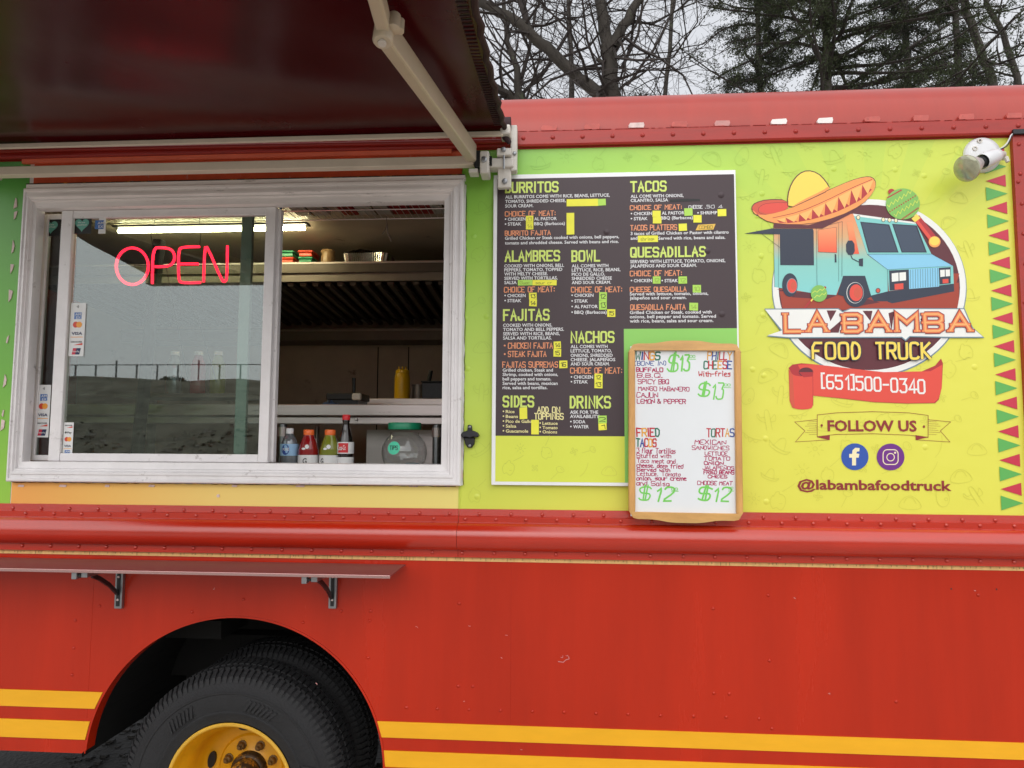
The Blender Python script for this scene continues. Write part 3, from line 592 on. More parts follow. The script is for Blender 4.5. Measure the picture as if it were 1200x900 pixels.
# dirty sealant bead round the frame, peeled bits of the wrap on the left
def bead(pts, w, y, nm, m, par=W):
    g = MB(); q = []
    for (x0, z0), (x1, z1) in zip(pts, pts[1:]):
        n = max(2, int(math.hypot(x1-x0, z1-z0)/.02))
        for k in range(n): q.append((x0+(x1-x0)*k/n+rnd.uniform(-.0018, .0018), z0+(z1-z0)*k/n+rnd.uniform(-.0018, .0018)))
    ribbon(g, q, w, y); return g.build(nm, m, par)
bead([(WR+.002, WB), (WR+.002, WT+.01)], .006, -.0045, 'sealant_bead', 'seal'); bead([(WR+.006, WB), (WR+.006, WT+.01)], .002, -.004, 'sealant_bead', 'hub_dark')
bead([(WL-.003, WB), (WL-.003, WT+.01)], .004, -.004, 'sealant_bead', 'black')
bead([(WL, WB-.003), (WR, WB-.003)], .003, -.004, 'sealant_bead', 'hub_dark')
g = MB()
for py in (238, 251, 290, 312, 345, 398, 446, 484, 497): 
    c = U(26-(py-210)*.06-6, py); 
    g.prism([(c.x+rnd.uniform(-.006, .0), c.z-rnd.uniform(.006, .03)), (c.x+rnd.uniform(.002, .010), c.z-.015), (c.x+rnd.uniform(.003, .012), c.z+rnd.uniform(.002, .018)), (c.x+rnd.uniform(-.006, .002), c.z+rnd.uniform(.005, .03))], -.0030, -.0005)
for px in (25, 74, 126, 178, 275, 352, 485, 524):
    c = U(px, 569.5); w = rnd.uniform(.008, .022); g.prism([(c.x-w, c.z-.003), (c.x+w*.8, c.z-.004), (c.x+w, c.z+.004), (c.x-w*.7, c.z+.005)], -.0028, -.0005)
for py in (480, 532, 556): c = U(541.5, py); g.prism([(c.x-.006, c.z-.018), (c.x+.003, c.z-.012), (c.x+.002, c.z+.014), (c.x-.006, c.z+.02)], -.0056, -.0005)
c = U(256, 581); g.prism(ellipse(c.x, c.z, .006, .006, 8), -.003, -.0005)
c = U(1, 209); g.prism(ellipse(c.x, c.z, .008, .01, 6), -.003, -.0005)
g.build('peeled_patch', 'chip_w', T)
# weathered metal flashing on top of the frame
zfl = WT
MB().box(WL+.003, WR+.004, -.024, .002, WT+.001, WT+.018).build('flashing', 'white_frame_dirty', W, bevel=.002)
MB().box(WL+.003, WR+.002, -.0255, -.02, WT+.0182, WT+.0205).build('flashing', 'hub_dark', W)
g = MB(); x = WL+.02
pts = []
while x < WR-.02: pts.append((x, WT+.024+rnd.uniform(-.0025, .006))); x += rnd.uniform(.015, .05)
g.prism([(WL+.01, WT+.019)]+pts+[(WR-.01, WT+.019)], -.003, .0); g.build('worn_edge', 'seal', W)

# ------------------------------------------------------------------ stickers on the glass
def contact(mb, cx, cz, s, y, mi):
    for k, rr_ in enumerate((.25, .5, .75, 1)):
        ribbon(mb, [(cx-s*.5+s*rr_*math.cos(R_(a)), cz+s*rr_*math.sin(R_(a))) for a in (-38, -15, 15, 38)], s*.12, y, mi)
def card_strip(px0, py0, px1, py1, Y, lab, n=6, plain=False):
    a, b = U(px0, py1, Y), U(px1, py0, Y); w, h = b.x-a.x, b.z-a.z
    root = empty('card_sticker', (a.x+w/2, Y, a.z), lab, 'sticker'); g = MB()
    g.prism([(a.x, a.z), (b.x, a.z), (b.x, b.z), (a.x, b.z)], Y, Y+.0006); g.build('sticker_sheet', 'label_white', root)
    g = MB(); MS = ['ink_black', 'card_blue', 'card_red', 'card_orange', 'card_navy', 'ink_white', 'fl_red']; yy = Y-.0004; cx = a.x+w/2; u = h/n
    if not plain: contact(g, cx-.003, b.z-u*.42, u*.27, yy, 0); rows = [b.z-u*(1.45+k) for k in range(5)]
    else: rows = [b.z-u*(.5+k) for k in range(5)]
    r1, r2, r3, r4, r5 = (rows if not plain else (rows[4], rows[2], rows[3], rows[0], rows[1]))
    g.prism([(cx-u*.42, r1-u*.38), (cx+u*.42, r1-u*.38), (cx+u*.42, r1+u*.38), (cx-u*.42, r1+u*.38)], yy, None, 1)
    text(g, 'AM', cx-u*.32, r1+.02*u, cx+u*.36, u*.3, yy-.0003, 5); text(g, 'EX', cx-u*.2, r1-u*.34, cx+u*.36, u*.3, yy-.0003, 5)
    g.prism(ellipse(cx-u*.2, r2, u*.34, u*.34, 16), yy, None, 2); g.prism(ellipse(cx+u*.2, r2, u*.34, u*.34, 16), yy-.0002, None, 3)
    text(g, 'VISA', cx-w*.36, r3-u*.14, cx+w*.36, u*.32, yy-.0002, 4, bold=.03); ribbon(g, [(cx-w*.4, r3-u*.4), (cx+w*.4, r3-u*.4)], u*.07, yy-.0002, 3)
    text(g, 'DISCOVER', cx-w*.38, r4-u*.02, cx+w*.38, u*.16, yy-.0002, 0, bold=.03); g.prism([(cx-w*.2, r4-u*.3), (cx+w*.4, r4-u*.3), (cx+w*.4, r4-u*.06)], yy-.0002, None, 2)
    if plain: text(g, 'Pay', cx-w*.1, r5-u*.15, cx+w*.34, u*.32, yy-.0002, 0, bold=.02); g.prism(ellipse(cx-w*.26, r5, u*.14, u*.16, 10), yy-.0002, None, 0)
    else:
        g.prism([(cx-u*.5, r5-u*.36), (cx+u*.4, r5-u*.36), (cx+u*.55, r5+u*.36), (cx-u*.36, r5+u*.36)], yy, None, 4); g.prism([(cx-u*.5, r5-u*.36), (cx-u*.1, r5-u*.36), (cx+u*.05, r5+u*.36), (cx-u*.36, r5+u*.36)], yy-.0002, None, 6)
        text(g, 'UnionPay', cx-u*.4, r5-u*.1, cx+u*.42, u*.2, yy-.0004, 5)
    g.build('print', MS, root)
card_strip(80, 355, 101, 417.5, sy+.0125, 'tall white card-payment sticker in the middle of the large left pane')
card_strip(41, 451, 60, 512.5, ry+.0065, 'tall white card-payment sticker low on the narrow far-left pane')
card_strip(73, 495, 86.5, 534.5, sy+.0125, 'small short card-logo sticker in the bottom left corner of the large pane', 5, True)
def heart(px, py, s, Y, lab):
    c = U(px, py, Y); root = empty('heart_sticker', (c.x, Y, c.z-s), lab, 'sticker')
    MB().prism([(c.x-s*1.05, c.z-s*1.3), (c.x+s*1.35, c.z-s*1.3), (c.x+s*1.35, c.z+s*1.25), (c.x-s*1.05, c.z+s*1.25)], Y+.0009, Y+.0012).build('backing', 'card_navy' if False else 'black', root)
    pts = []
    for k in range(36):
        t = 2*math.pi*k/36; pts.append((c.x+s/16*16*math.sin(t)**3, c.z+s/16*(13*math.cos(t)-5*math.cos(2*t)-2*math.cos(3*t)-math.cos(4*t))))
    MB().prism(pts, Y, Y+.0006).build('heart', 'heart', root)
    g = MB(); text(g, 'We love', c.x-s*.6, c.z+s*.18, c.x+s*.45, s*.22, Y-.0003); text(g, 'good food', c.x-s*.65, c.z-s*.15, c.x+s*.65, s*.22, Y-.0003); g.build('print', 'ink_white', root)
heart(59.5, 265.5, .028, ry+.0065, 'green heart sticker at the top of the narrow far-left pane')
heart(96, 263, .028, sy+.0125, 'green heart sticker in the top left corner of the large pane')
c = U(118, 263, sy+.0125); root = empty('square_sticker', (c.x, c.y, c.z-.03), 'small white and blue square sticker right of the heart in the large pane', 'sticker')
MB().box(c.x-.008, c.x+.020, c.y, c.y+.0006, c.z-.036, c.z+.040).build('sticker_sheet', 'label_white', root)
g = MB().box(c.x-.022, c.x+.012, c.y-.0008, c.y-.0002, c.z-.018, c.z+.016); g.build('print', 'card_blue', root)
g = MB(); text(g, 'AM', c.x-.012, c.z, c.x+.012, .011, c.y-.0012); text(g, 'EX', c.x-.008, c.z-.014, c.x+.012, .011, c.y-.0012); g.build('print', 'ink_white', root)

# ------------------------------------------------------------------ neon sign hanging inside the pane
NY = .085
NS = empty('neon_sign', (X(205, 310, NY), NY, Z(310, 205, NY)), 'glowing red OPEN sign hanging inside the left window pane', 'neon sign')
def npt(zx, zy): p = U(zx/4, 150+zy/4, NY); return (p.x, p.y, p.z)
def ntube(pts, it=2, nm='letter_tube'):
    q = [(a, b) for a, b in pts]; q = chaikin(q, it); MB().tube([npt(*p) for p in q], .0052, 8).build(nm, 'neon', NS, smooth=True)
ntube([(620+75*math.cos(R_(a)), 648-86*math.sin(R_(a))) for a in range(92, 92+364, 9)], 0)
ntube([(714, 730), (716, 562), (760, 560), (800, 566), (818, 590), (818, 620), (800, 645), (765, 650), (726, 650)], 2)
ntube([(936, 556), (850, 558), (838, 575), (836, 640), (838, 715), (852, 726), (940, 724)], 2); ntube([(842, 637), (930, 637)], 0)
ntube([(954, 722), (960, 558), (972, 556), (1040, 716), (1056, 722), (1064, 700), (1066, 552)], 1)
g = MB()
for a, b in (((620, 640), (1066, 640)),): 
    p, q = npt(*a), npt(*b); g.tube([(p[0], NY+.012, p[2]), (q[0], NY+.012, q[2])], .002, 5)
g.build('support_bar', 'black', NS)
g = MB(); 
g.tube([npt(778, 650), npt(800, 760), npt(822, 880), npt(850, 1020), npt(880, 1180)], .0016, 5); g.tube([npt(885, 735), npt(905, 820), npt(930, 900), npt(975, 1050), npt(1015, 1190)], .0016, 5)
g.build('cable', 'wire', NS)
g = MB(); g.tube([npt(735, 400), npt(708, 500), npt(716, 560)], .0012, 5); g.tube([npt(930, 380), npt(942, 500), npt(936, 555)], .0012, 5); g.build('hanging_chain', 'wire', NS)
# ================================================================== AWNING
A = empty('awning', (-1.5, -.1, 2.6), 'wide dark maroon fabric awning held out over the serving window on a folding arm', 'awning')
rz = (Z(168.8, 1, -.118)+Z(160, 588, -.118))/2; YF = -1.36
CT = lambda y: (rz+.03)+.115*(y+.10)
AX0 = -2.42; AXR = X(592, 160, -.10)
g = MB(); nx, ny = 60, 26                      # canvas with real thickness, slack folds near the right hem
def cv(i, j, top):
    u = i/nx; x = AX0+(AXR-AX0)*u; y = -.085+(YF+.085)*j/ny; z = CT(y)
    z -= .016*math.sin(math.pi*j/ny)*(1+.4*math.sin(x*2.1)); z += .0035*math.sin(x*9+j*.5)*math.sin(math.pi*j/ny)
    z += .004*math.exp(-((x+2.05)**2)/.02)*math.sin(j*1.9)
    x += .012*-y*u; x += .0045*math.sin(j*2.3) if i == nx else 0
    if j == 0: z -= .02
    return (x, y, z+(.003 if top else 0))
for top in (0, 1):
    b = len(g.v); g.v += [cv(i, j, top) for i in range(nx+1) for j in range(ny+1)]
    for i in range(nx):
        for j in range(ny):
            q = (b+i*(ny+1)+j, b+(i+1)*(ny+1)+j, b+(i+1)*(ny+1)+j+1, b+i*(ny+1)+j+1); g.f.append(q if top else q[::-1]); g.mi.append(0)
g.build('canopy', 'canvas', A, smooth=True)
g = MB()                                        # rolled, stitched right hem
pts = [(AXR+.0045*math.sin(j*2.3)-.004+.012*1.36*j/ny, -.085+(YF+.085)*j/ny, CT(-.085+(YF+.085)*j/ny)-.016*math.sin(math.pi*j/ny)-(0 if j else .02)) for j in range(ny+1)]
g.tube(pts, .009, 8)
for k in range(60):
    y = -.10+(YF+.12)*k/60; j = (y+.085)/(YF+.085)*ny; g.box(AXR-.035, AXR-.010, y-.003, y+.003, CT(y)-.016*math.sin(math.pi*j/ny)-.002, CT(y)-.016*math.sin(math.pi*j/ny)+.001)
g.build('hem', 'canvas_edge', A)
# the cloth curls down to the roller at its right end
g = MB().tube([(AXR-.012, -.09, CT(-.09)-.01), (AXR+.002, -.088, CT(-.09)-.035), (AXR+.016, -.086, CT(-.09)-.052)], [.012, .012, .008], 8); g.build('hem_end', 'canvas_edge', A)
rb = MB().box(AX0, X(590, 163, -.10), -.118, -.104, rz-.006, rz+.012); rb.build('roller_rail', 'beige_bar', A, bevel=.003)
MB().tube([(AX0, -.075, rz+.048), (X(598, 155, -.1), -.075, rz+.048)], .030, 20).build('roller', 'canvas_edge', A, smooth=True)
tz0, tz1 = (Z(201.5, 1, -.088)+Z(196.5, 540, -.088))/2, (Z(192, 1, -.088)+Z(185.5, 540, -.088))/2
MB().box(AX0, X(556, 190, -.07), -.088, -.05, tz0, tz1).build('torsion_bar', 'beige_bar', A, bevel=.003)
MB().box(AX0, AXR+.02, YF-.06, YF+.01, CT(YF)-.06, CT(YF)+.03).build('front_bar', 'beige_bar', A, bevel=.006)
# folding arm: shoulder -> elbow -> front bar
def onplane(px, py, off):
    d = ray(px, py); k0 = rz+.03+.0115-off; t = (k0+.115*CAM.y-CAM.z)/(d.z-.115*d.y); return CAM+d*t
sh_ = U(553, 180, -.09); el = onplane(450, 36, .085); fo = onplane(434, -30, .07)
fo = el+(fo-el)*((YF-.0-el.y)/(fo.y-el.y)) if abs(fo.y-el.y) > 1e-3 else fo
def beam(a, b, w, h, nm, m, tw=1.0, par=A, bev=.006):
    d = (b-a); L = d.length; d.normalize(); s = d.cross(Vector((0, 0, 1))).normalized(); u = s.cross(d); g = MB(); vs = []
    for t, k in ((0, 1), (L, tw)):
        for sx, sz in ((-1, -1), (1, -1), (1, 1), (-1, 1)): vs.append(a+d*t+s*sx*w/2*k+u*sz*h/2*k)
    g.add(vs, [(0, 1, 2, 3), (7, 6, 5, 4), (0, 4, 5, 1), (1, 5, 6, 2), (2, 6, 7, 3), (3, 7, 4, 0)]); return g.build(nm, m, par, bevel=bev)
beam(sh_, el, .036, .064, 'lower_arm', 'arm_metal', .95); beam(el+Vector((0, 0, .012)), fo, .030, .050, 'upper_arm', 'arm_metal')
g = MB().lathe([(0, -.036), (.019, -.036), (.0225, -.031), (.0225, .031), (.019, .036), (0, .036)], el, (0, -.35, -1), 20); g.build('elbow_joint', 'arm_metal', A, smooth=True)
g = MB().lathe([(.0095, .0), (.0095, .005), (.006, .006), (0, .004)], el+Vector((0, -.0126, -.0345)), (0, -.35, -1), 16); g.build('elbow_cap', 'bracket_white', A, smooth=True)
e2 = el+Vector((.024, -.008, .012)); g = MB().lathe([(0, -.022), (.014, -.022), (.0155, .018), (0, .022)], e2, (0, -.3, -1), 14); g.lathe([(0, -.018), (.010, -.018), (.011, .014), (0, .016)], e2+Vector((.010, .014, .0)), (0, -.3, -1), 12); g.build('elbow_lobe', 'arm_metal', A, smooth=True)
el2 = Vector((AX0+.75, el.y, el.z)); beam(Vector((AX0+.12, -.09, sh_.z)), el2, .036, .064, 'lower_arm', 'arm_metal', .95); beam(el2+Vector((0, 0, .03)), Vector((AX0+.6, YF, CT(YF)-.03)), .030, .05, 'upper_arm', 'arm_metal')
MB().lathe([(0, -.040), (.027, -.040), (.031, -.034), (.031, .034), (.027, .040), (0, .040)], el2, (0, -.35, -1), 20).build('elbow_joint', 'arm_metal', A, smooth=True)
# bracket hardware beside the shoulder (photo pixels at its own depth)
def pbox(px0, py0, px1, py1, y0, y1, nm, m, par=A, bev=.003):
    a, b = U(px0, py1, y0), U(px1, py0, y0); return MB().box(a.x, b.x, y0, y1, a.z, b.z).build(nm, m, par, bevel=bev)
pbox(556, 176, 563, 196, -.10, -.04, 'shoulder_plate', 'black'); pbox(562, 176, 573, 203, -.11, -.035, 'shoulder_knuckle', 'bracket_white', bev=.006)
pbox(549, 197, 560, 202, -.10, -.05, 'shoulder_foot', 'bracket_white')
pbox(573, 184, 602, 196, -.085, -.03, 'cross_bar', 'bracket_white', bev=.005)
pbox(582, 173, 599, 182, -.10, -.03, 'upper_clamp', 'bracket_white', bev=.004); pbox(583, 194, 599, 220, -.070, -.045, 'lower_clamp', 'bracket_white', bev=.004)
pbox(598, 146, 606, 200, -.075, -.035, 'end_plate', 'bracket_white', bev=.004); pbox(586, 145, 598, 157, -.12, -.045, 'roller_end', 'bracket_white', bev=.006)
g = MB(); c = U(590.5, 188, -.095); g.tube([U(590.5, 178, -.095), U(590.5, 198, -.095)], .0035, 8); g.build('clamp_bolt', 'galv', A)
for px, py, yy, rr_ in ((567, 187, -.111, .011), (591.5, 212.5, -.071, .010), (603, 180, -.076, .007), (590, 175.5, -.101, .009)):
    c = U(px, py, yy); MB().lathe([(rr_, 0), (rr_, .004), (rr_*.6, .006), (0, .0065)], c, 'Y', 10).build('bolt_head', 'galv', A)
c = U(574.5, 188, -.09)
g = MB()
for k in range(5): z_ = c.z+.012-.007*k; g.box(c.x-.008, c.x+.006, -.095, -.06, z_-.002, z_+.002)
g.build('ratchet_teeth', 'black', A)

# ================================================================== FOLD-DOWN SHELF
Sh = empty('counter_shelf', (-1.4, -.12, Z(657, 200)), 'long glossy steel shelf, red reflection painted in, on two folding brackets below the serving window', 'shelf')
zs_ = (Z(650, 0)+Z(656.5, 470))/2-.010; ys = -.235
xr_b = X(475.5, 656, -.01); xr_f = X(457.5, 668.5, ys)
g = MB(); t = .0045
pl = [(XL+.3, -.012), (xr_b, -.012), (xr_b-.004, -.05), (xr_f, ys), (XL+.3, ys)]
vs = [(x, y, zs_) for x, y in pl]+[(x, y, zs_-t) for x, y in pl]; n = len(pl)
g.add(vs, [(0, 4, 3, 2, 1), (5, 6, 7, 8, 9)]+[(i, (i+1) % n, n+(i+1) % n, n+i) for i in range(n)]); g.build('shelf_top', 'shelf_red_reflection', Sh)
MB().box(XL+.3, xr_f, ys-.003, ys-.0002, zs_-.009, zs_+.0012).build('front_edge', 'shelf_edge', Sh, bevel=.001)
def bracket(px):
    x = X(px, 690, -.02)
    MB().box(x-.014, x+.014, -.018, -.0005, Z(712, px), Z(664, px)).build('wall_channel', 'galv', Sh, bevel=.002)
    MB().box(x-.006, x+.006, -.0205, -.0182, Z(709, px), Z(668, px)).build('channel_slot', 'black', Sh)
    for q in (-.0, ): MB().box(x-.011, x+.011, -.215, -.019, zs_-.029, zs_-.0095).build('support_arm', 'galv', Sh, bevel=.002)
    g = MB(); pts = [(x-.002, -.17, zs_-.030), (x-.002, -.13, zs_-.046), (x-.002, -.07, zs_-.080), (x-.002, -.022, zs_-.118)]
    for i in range(3):
        a, b = Vector(pts[i]), Vector(pts[i+1]); 
        g.add([(a.x-.004, a.y, a.z-.008), (a.x+.004, a.y, a.z-.008), (a.x+.004, a.y, a.z+.008), (a.x-.004, a.y, a.z+.008), (b.x-.004, b.y, b.z-.008), (b.x+.004, b.y, b.z-.008), (b.x+.004, b.y, b.z+.008), (b.x-.004, b.y, b.z+.008)], [(0, 3, 2, 1), (4, 5, 6, 7), (0, 1, 5, 4), (1, 2, 6, 5), (2, 3, 7, 6), (3, 0, 4, 7)])
    g.build('brace', 'iron', Sh)
    MB().box(x-.040, x-.022, -.222, -.195, zs_-.034, zs_-.0095).build('end_clip', 'galv', Sh, bevel=.002); MB().box(x-.0225, x-.0112, -.216, -.206, zs_-.026, zs_-.018).build('end_pin', 'black', Sh)
    g = MB(); 
    for py in (703, 676): c = U(px, py, -.0205); g.dome((x, -.0205, c.z), .005, .004)
    g.build('screw', 'steel', Sh)
bracket(138.5); bracket(389.5)

# ================================================================== BOTTLE OPENER
c = U(549, 513, -.01); BO = empty('bottle_opener', (c.x, -.001, c.z-.05), 'small cast-iron bottle opener on the lime strip right of the window', 'bottle opener')
o_ = lambda zx, zy: (U(480+zx/1, 0).x, 0)
def bp(pts, y0, y1, nm, m, bev=.002):   # pts in photo zoom of region (300..570 x 470..600, 4.444x)
    q = [U(300+a/4.444, 470+b/4.444, y0) for a, b in pts]; return MB().prism([(v.x, v.z) for v in q], y0, y1).build(nm, m, BO, bevel=bev)
bp([(1102, 126), (1112, 122), (1124, 128), (1126, 158), (1100, 158)], -.010, -.001, 'mounting_tab', 'iron')
bp([(1064, 176), (1075, 162), (1098, 154), (1130, 154), (1152, 164), (1161, 180), (1150, 190), (1132, 186), (1112, 192), (1092, 187), (1076, 192)], -.032, -.001, 'opener_lip', 'iron', .003)
bp([(1082, 190), (1140, 190), (1136, 224), (1122, 244), (1102, 244), (1088, 222)], -.018, -.0012, 'opener_cup', 'black', .003)
for b_ in (136, 232): c = U(300+1113/4.444, 470+b_/4.444, -.0105 if b_ < 200 else -.0185); MB().dome(tuple(c), .0055, .003, 10).build('screw', 'galv', BO)

# ================================================================== MENU BOARD
YB = -.024
bx0, bx1 = X(577, 400, YB), X(866, 400, YB); bz1, bz0 = Z(202, 720, YB), (Z(567, 577, YB)+Z(571, 735, YB))/2
MBd = empty('menu_board', ((bx0+bx1)/2, YB, bz0), 'large white-edged menu board with dark panel listing burritos, tacos and fajitas', 'menu board')
MB().box(bx0, bx1, YB+.0006, -.006, bz0, bz1).build('board', 'board_white', MBd, bevel=.0015)
def flat(pts, y, nm, m, par, lab=None): g = MB(); g.prism(pts, y, None); return g.build(nm, m, par, label=lab)
dx0, dxm, dx1 = X(581.5, 400, YB), X(731.5, 450, YB), X(862, 300, YB); dzt, dzm, dzb = Z(207, 720, YB), Z(385, 800, YB), Z(511, 650, YB)
flat([(dx0, dzb), (dxm, dzb), (dxm, dzm), (dx1, dzm), (dx1, dzt), (dx0, dzt)], YB, 'dark_panel', 'board_dark', MBd)
flat([(dxm, bz0+.012), (dx1, bz0+.012), (dx1, dzm), (dxm, dzm)], YB, 'green_panel', 'board_green', MBd)
flat([(dx0, bz0+.012), (dxm, bz0+.012), (dxm, dzb), (dx0, dzb)], YB, 'yellow_panel', 'board_yellow', MBd)
mm_ = [MB() for _ in range(4)]     # lime headings, white body, orange subheads, cream
def hd(s, px0, py0, px1, py1):
    a, b = U(px0, py1, YB), U(px1, py0, YB); h = b.z-a.z
    g = MB(); strokes(g, s, a.x+.003, a.z+.003, b.x-.003, h-.006, .0067, YB-.0006, gap=3.0, cap=.0038); g.build('heading', 'ink_lime', MBd, fixn=False)
def sub(s, px0, py0, px1, py1, k=2):
    a, b = U(px0, py1, YB), U(px1, py0, YB); g = MB(); strokes(g, s, a.x, a.z, b.x, b.z-a.z, .0030 if k == 2 else .0036, YB-.0006, gap=2.4, jit=.25); g.build('subheading', ('ink_orange', 'ink_cream')[k-2], MBd, fixn=False)
def bd(s, px0, px1, bl, h=3.9, k=1):
    a, b = U(px0, bl, YB), U(px1, bl, YB); g = MB()
    if s[0] == '*':
        g.prism(ellipse(a.x+.003, a.z+.006, .0028, .0028, 8), YB-.0006, None); a.x += .011; s = s[2:]
    text(g, s, a.x, a.z, b.x, h*.00302, YB-.0006, bold=.018); g.build('text_line', ('ink_white', 'ink_white', 'ink_white', 'ink_cream')[k], MBd, fixn=False)
for r_ in (('BURRITOS', 592, 212.4, 654.5, 226.4), ('ALAMBRES', 591.4, 293, 656.3, 307), ('BOWL', 669.7, 293, 703, 307), ('FAJITAS', 589.5, 362, 644, 376), ('NACHOS', 668.7, 388, 720, 402), ('SIDES', 589, 463.7, 626, 477.3), ('DRINKS', 667.7, 464, 715.8, 478.5), ('TACOS', 738.7, 211.6, 781, 225.3), ('QUESADILLAS', 738.5, 288.5, 827, 302)): hd(*r_)
for r_ in (('CHOICE OF MEAT:', 592, 247, 651, 253.5), ('BURRITO FAJITA', 592, 270, 645, 276), ('CHOICE OF MEAT:', 591, 336, 650, 342.5), ('CHOICE OF MEAT:', 669.5, 336, 729, 342.5), ('CHICKEN FAJITA', 595.5, 401.7, 647.5, 408.3), ('STEAK FAJITA', 595.5, 411.7, 640, 418), ('FAJITAS SUPREMAS', 589, 424, 653.5, 430.5),
           ('CHOICE OF MEAT:', 668.5, 431, 729, 437.5), ('CHOICE OF MEAT:', 738.5, 240, 799, 246), ('TACOS PLATTERS', 739, 263.3, 793, 270), ('CHOICE OF MEAT:', 738.5, 317, 799, 323.5), ('CHEESE QUESADILLA', 738.5, 336, 804, 342), ('QUESADILLA FAJITA', 739, 356.7, 803, 363)): sub(*r_)
for py in (405, 415): c = U(591.5, py, YB); g = MB().prism(ellipse(c.x, c.z, .0034, .0034, 8), YB-.0006, None); g.build('bullet_dot', 'ink_orange', MBd)
sub('ADD ON', 630, 477, 656, 483.5, 3); sub('TOPPINGS', 626.5, 484.7, 660, 491.3, 3)
for r_ in (('ALL BURRITOS COME WITH RICE, BEANS, LETTUCE,', 592, 714.5, 232.7), ('TOMATO, SHREDDED CHEESE,', 592, 663, 238), ('SOUR CREAM.', 592, 625, 243.3), ('* CHICKEN', 591.5, 616, 258.8), ('AL PASTOR', 626, 652.5, 258.3), ('* STEAK', 591.5, 611, 264.5), ('BBQ (Barbacoa)', 626, 662, 264),
           ('Grilled Chicken or Steak cooked with onions, bell peppers,', 591.7, 725.5, 281), ('tomato and shredded cheese. Served with beans and rice.', 591.7, 725, 286.6),
           ('COOKED WITH ONIONS, BELL', 591, 661, 313.5), ('PEPPERS, TOMATO, TOPPED', 591, 659, 318.2), ('WITH MELTY CHEESE.', 591, 642, 323), ('SERVED WITH TORTILLAS,', 591, 653.5, 328), ('SALSA', 591, 605.5, 333), ('* CHICKEN', 591, 616, 348.3), ('* STEAK', 591, 611, 354.2),
           ('ALL COMES WITH', 670, 713, 313.5), ('LETTUCE, RICE, BEANS,', 670, 727, 318.3), ('PICO DE GALLO,', 670, 709, 323.3), ('SHREDDED CHEESE', 670, 717, 328.2), ('AND SOUR CREAM.', 670, 716, 333), ('* CHICKEN', 669.5, 695.5, 348), ('* STEAK', 669.5, 689, 354.6), ('* AL PASTOR', 669.5, 700.5, 361.2), ('* BBQ (Barbacoa)', 669.5, 711, 367.8),
           ('COOKED WITH ONIONS,', 589.5, 647, 383), ('TOMATO AND BELL PEPPERS.', 589.5, 661, 388), ('SERVED WITH RICE, BEANS,', 589.5, 656, 393), ('SALSA AND TORTILLAS.', 589.5, 646.5, 398),
           ('Grilled chicken, Steak and', 589, 648, 435.5), ('Shrimp, cooked with onions,', 589, 654, 440.6), ('bell peppers and tomato.', 589, 646, 445.8), ('Served with beans, mexican', 589, 653.5, 451), ('rice, salsa and tortillas.', 589, 641.5, 456),
           ('ALL COMES WITH', 668.7, 712, 408), ('LETTUCE, TOMATO,', 668.7, 717, 413), ('ONIONS, SHREDDED', 668.7, 718, 418.3), ('CHEESE, JALAPEÑOS', 668.7, 721, 423.3), ('AND SOUR CREAM.', 668.7, 714.5, 428.3), ('* CHICKEN', 668.7, 695, 443.7), ('* STEAK', 668.7, 689, 449.3),
           ('ASK FOR THE', 668, 701, 484.8), ('AVAILABILITY', 668, 702.5, 489.8), ('* SODA', 668, 686, 496), ('* WATER', 668, 690, 501.8),
           ('ALL COME WITH ONIONS,', 739, 801, 232), ('CILANTRO, SALSA', 739, 783, 236.8), ('* CHICKEN', 739, 764, 252.3), ('AL PASTOR', 775.5, 802, 251.6), ('* SHRIMP', 817, 840.5, 251.4), ('* STEAK', 739, 759, 258.2), ('BBQ (Barbacoa)', 774.5, 812, 257.3),
           ('3 tacos of Grilled Chicken or Pastor with cilantro', 739, 854, 275.5), ('and', 739, 747, 281), ('Served with rice, beans and salsa.', 771.5, 850, 281),
           ('SERVERD WITH LETTUCE, TOMATO, ONIONS,', 738.5, 850, 308.5), ('JALAPEÑOS AND SOUR CREAM.', 738.5, 816.5, 313.6), ('* CHICKEN', 739, 764, 330.8), ('* STEAK', 775, 794.5, 330.8), ('Served with lettuce, tomato, onions,', 738, 830, 346.3), ('jalapeños and sour cream.', 738, 804.5, 351),
           ('Grilled Chicken or Steak, cooked with', 738, 834, 368), ('onions, bell pepper and tomato. Served', 738, 839, 373), ('with rice, beans, salsa and sour cream.', 738, 836, 378)): bd(*r_)
for r_ in (('* Rice', 589, 603, 484), ('* Beans', 589, 607, 489.7), ('* Pico de Gallo', 589, 623, 495.4), ('* Salsa', 589, 605, 501), ('* Guacamole', 589, 619, 506.8), ('* Lettuce', 632, 653.5, 497.7), ('* Tomato', 632, 653.5, 502.8), ('* Onions', 632, 653, 507.8)): bd(*r_, 3.7, 3)
for g_, nm, m_ in zip([], ('body_lettering', 'subheading_lettering', 'topping_lettering'), ('ink_white', 'ink_orange', 'ink_cream')): g_.build(nm, m_, MBd, fixn=False)
# dark marker strike-outs and scribble
g = MB(); a = U(785, 234.5, YB)
for k in range(3): ribbon(g, [(a.x+.0, a.z-.003*k), (a.x+.06, a.z+.002-.003*k), (a.x+.105, a.z-.002*k)], .004, YB-.0007-k*.0001)
g.build('marker_smudge', 'ink_black', MBd)
g = MB(); strokes(g, 'CHEESE', X(807, 241, YB), Z(244.5, 807, YB), X(823, 241, YB), .011, .0018, YB-.0007, jit=.5); strokes(g, '.50 4', X(826, 241, YB), Z(244.5, 807, YB), X(846, 241, YB), .011, .0016, YB-.0007, jit=.5); g.build('marker_scribble', 'ink_white', MBd)
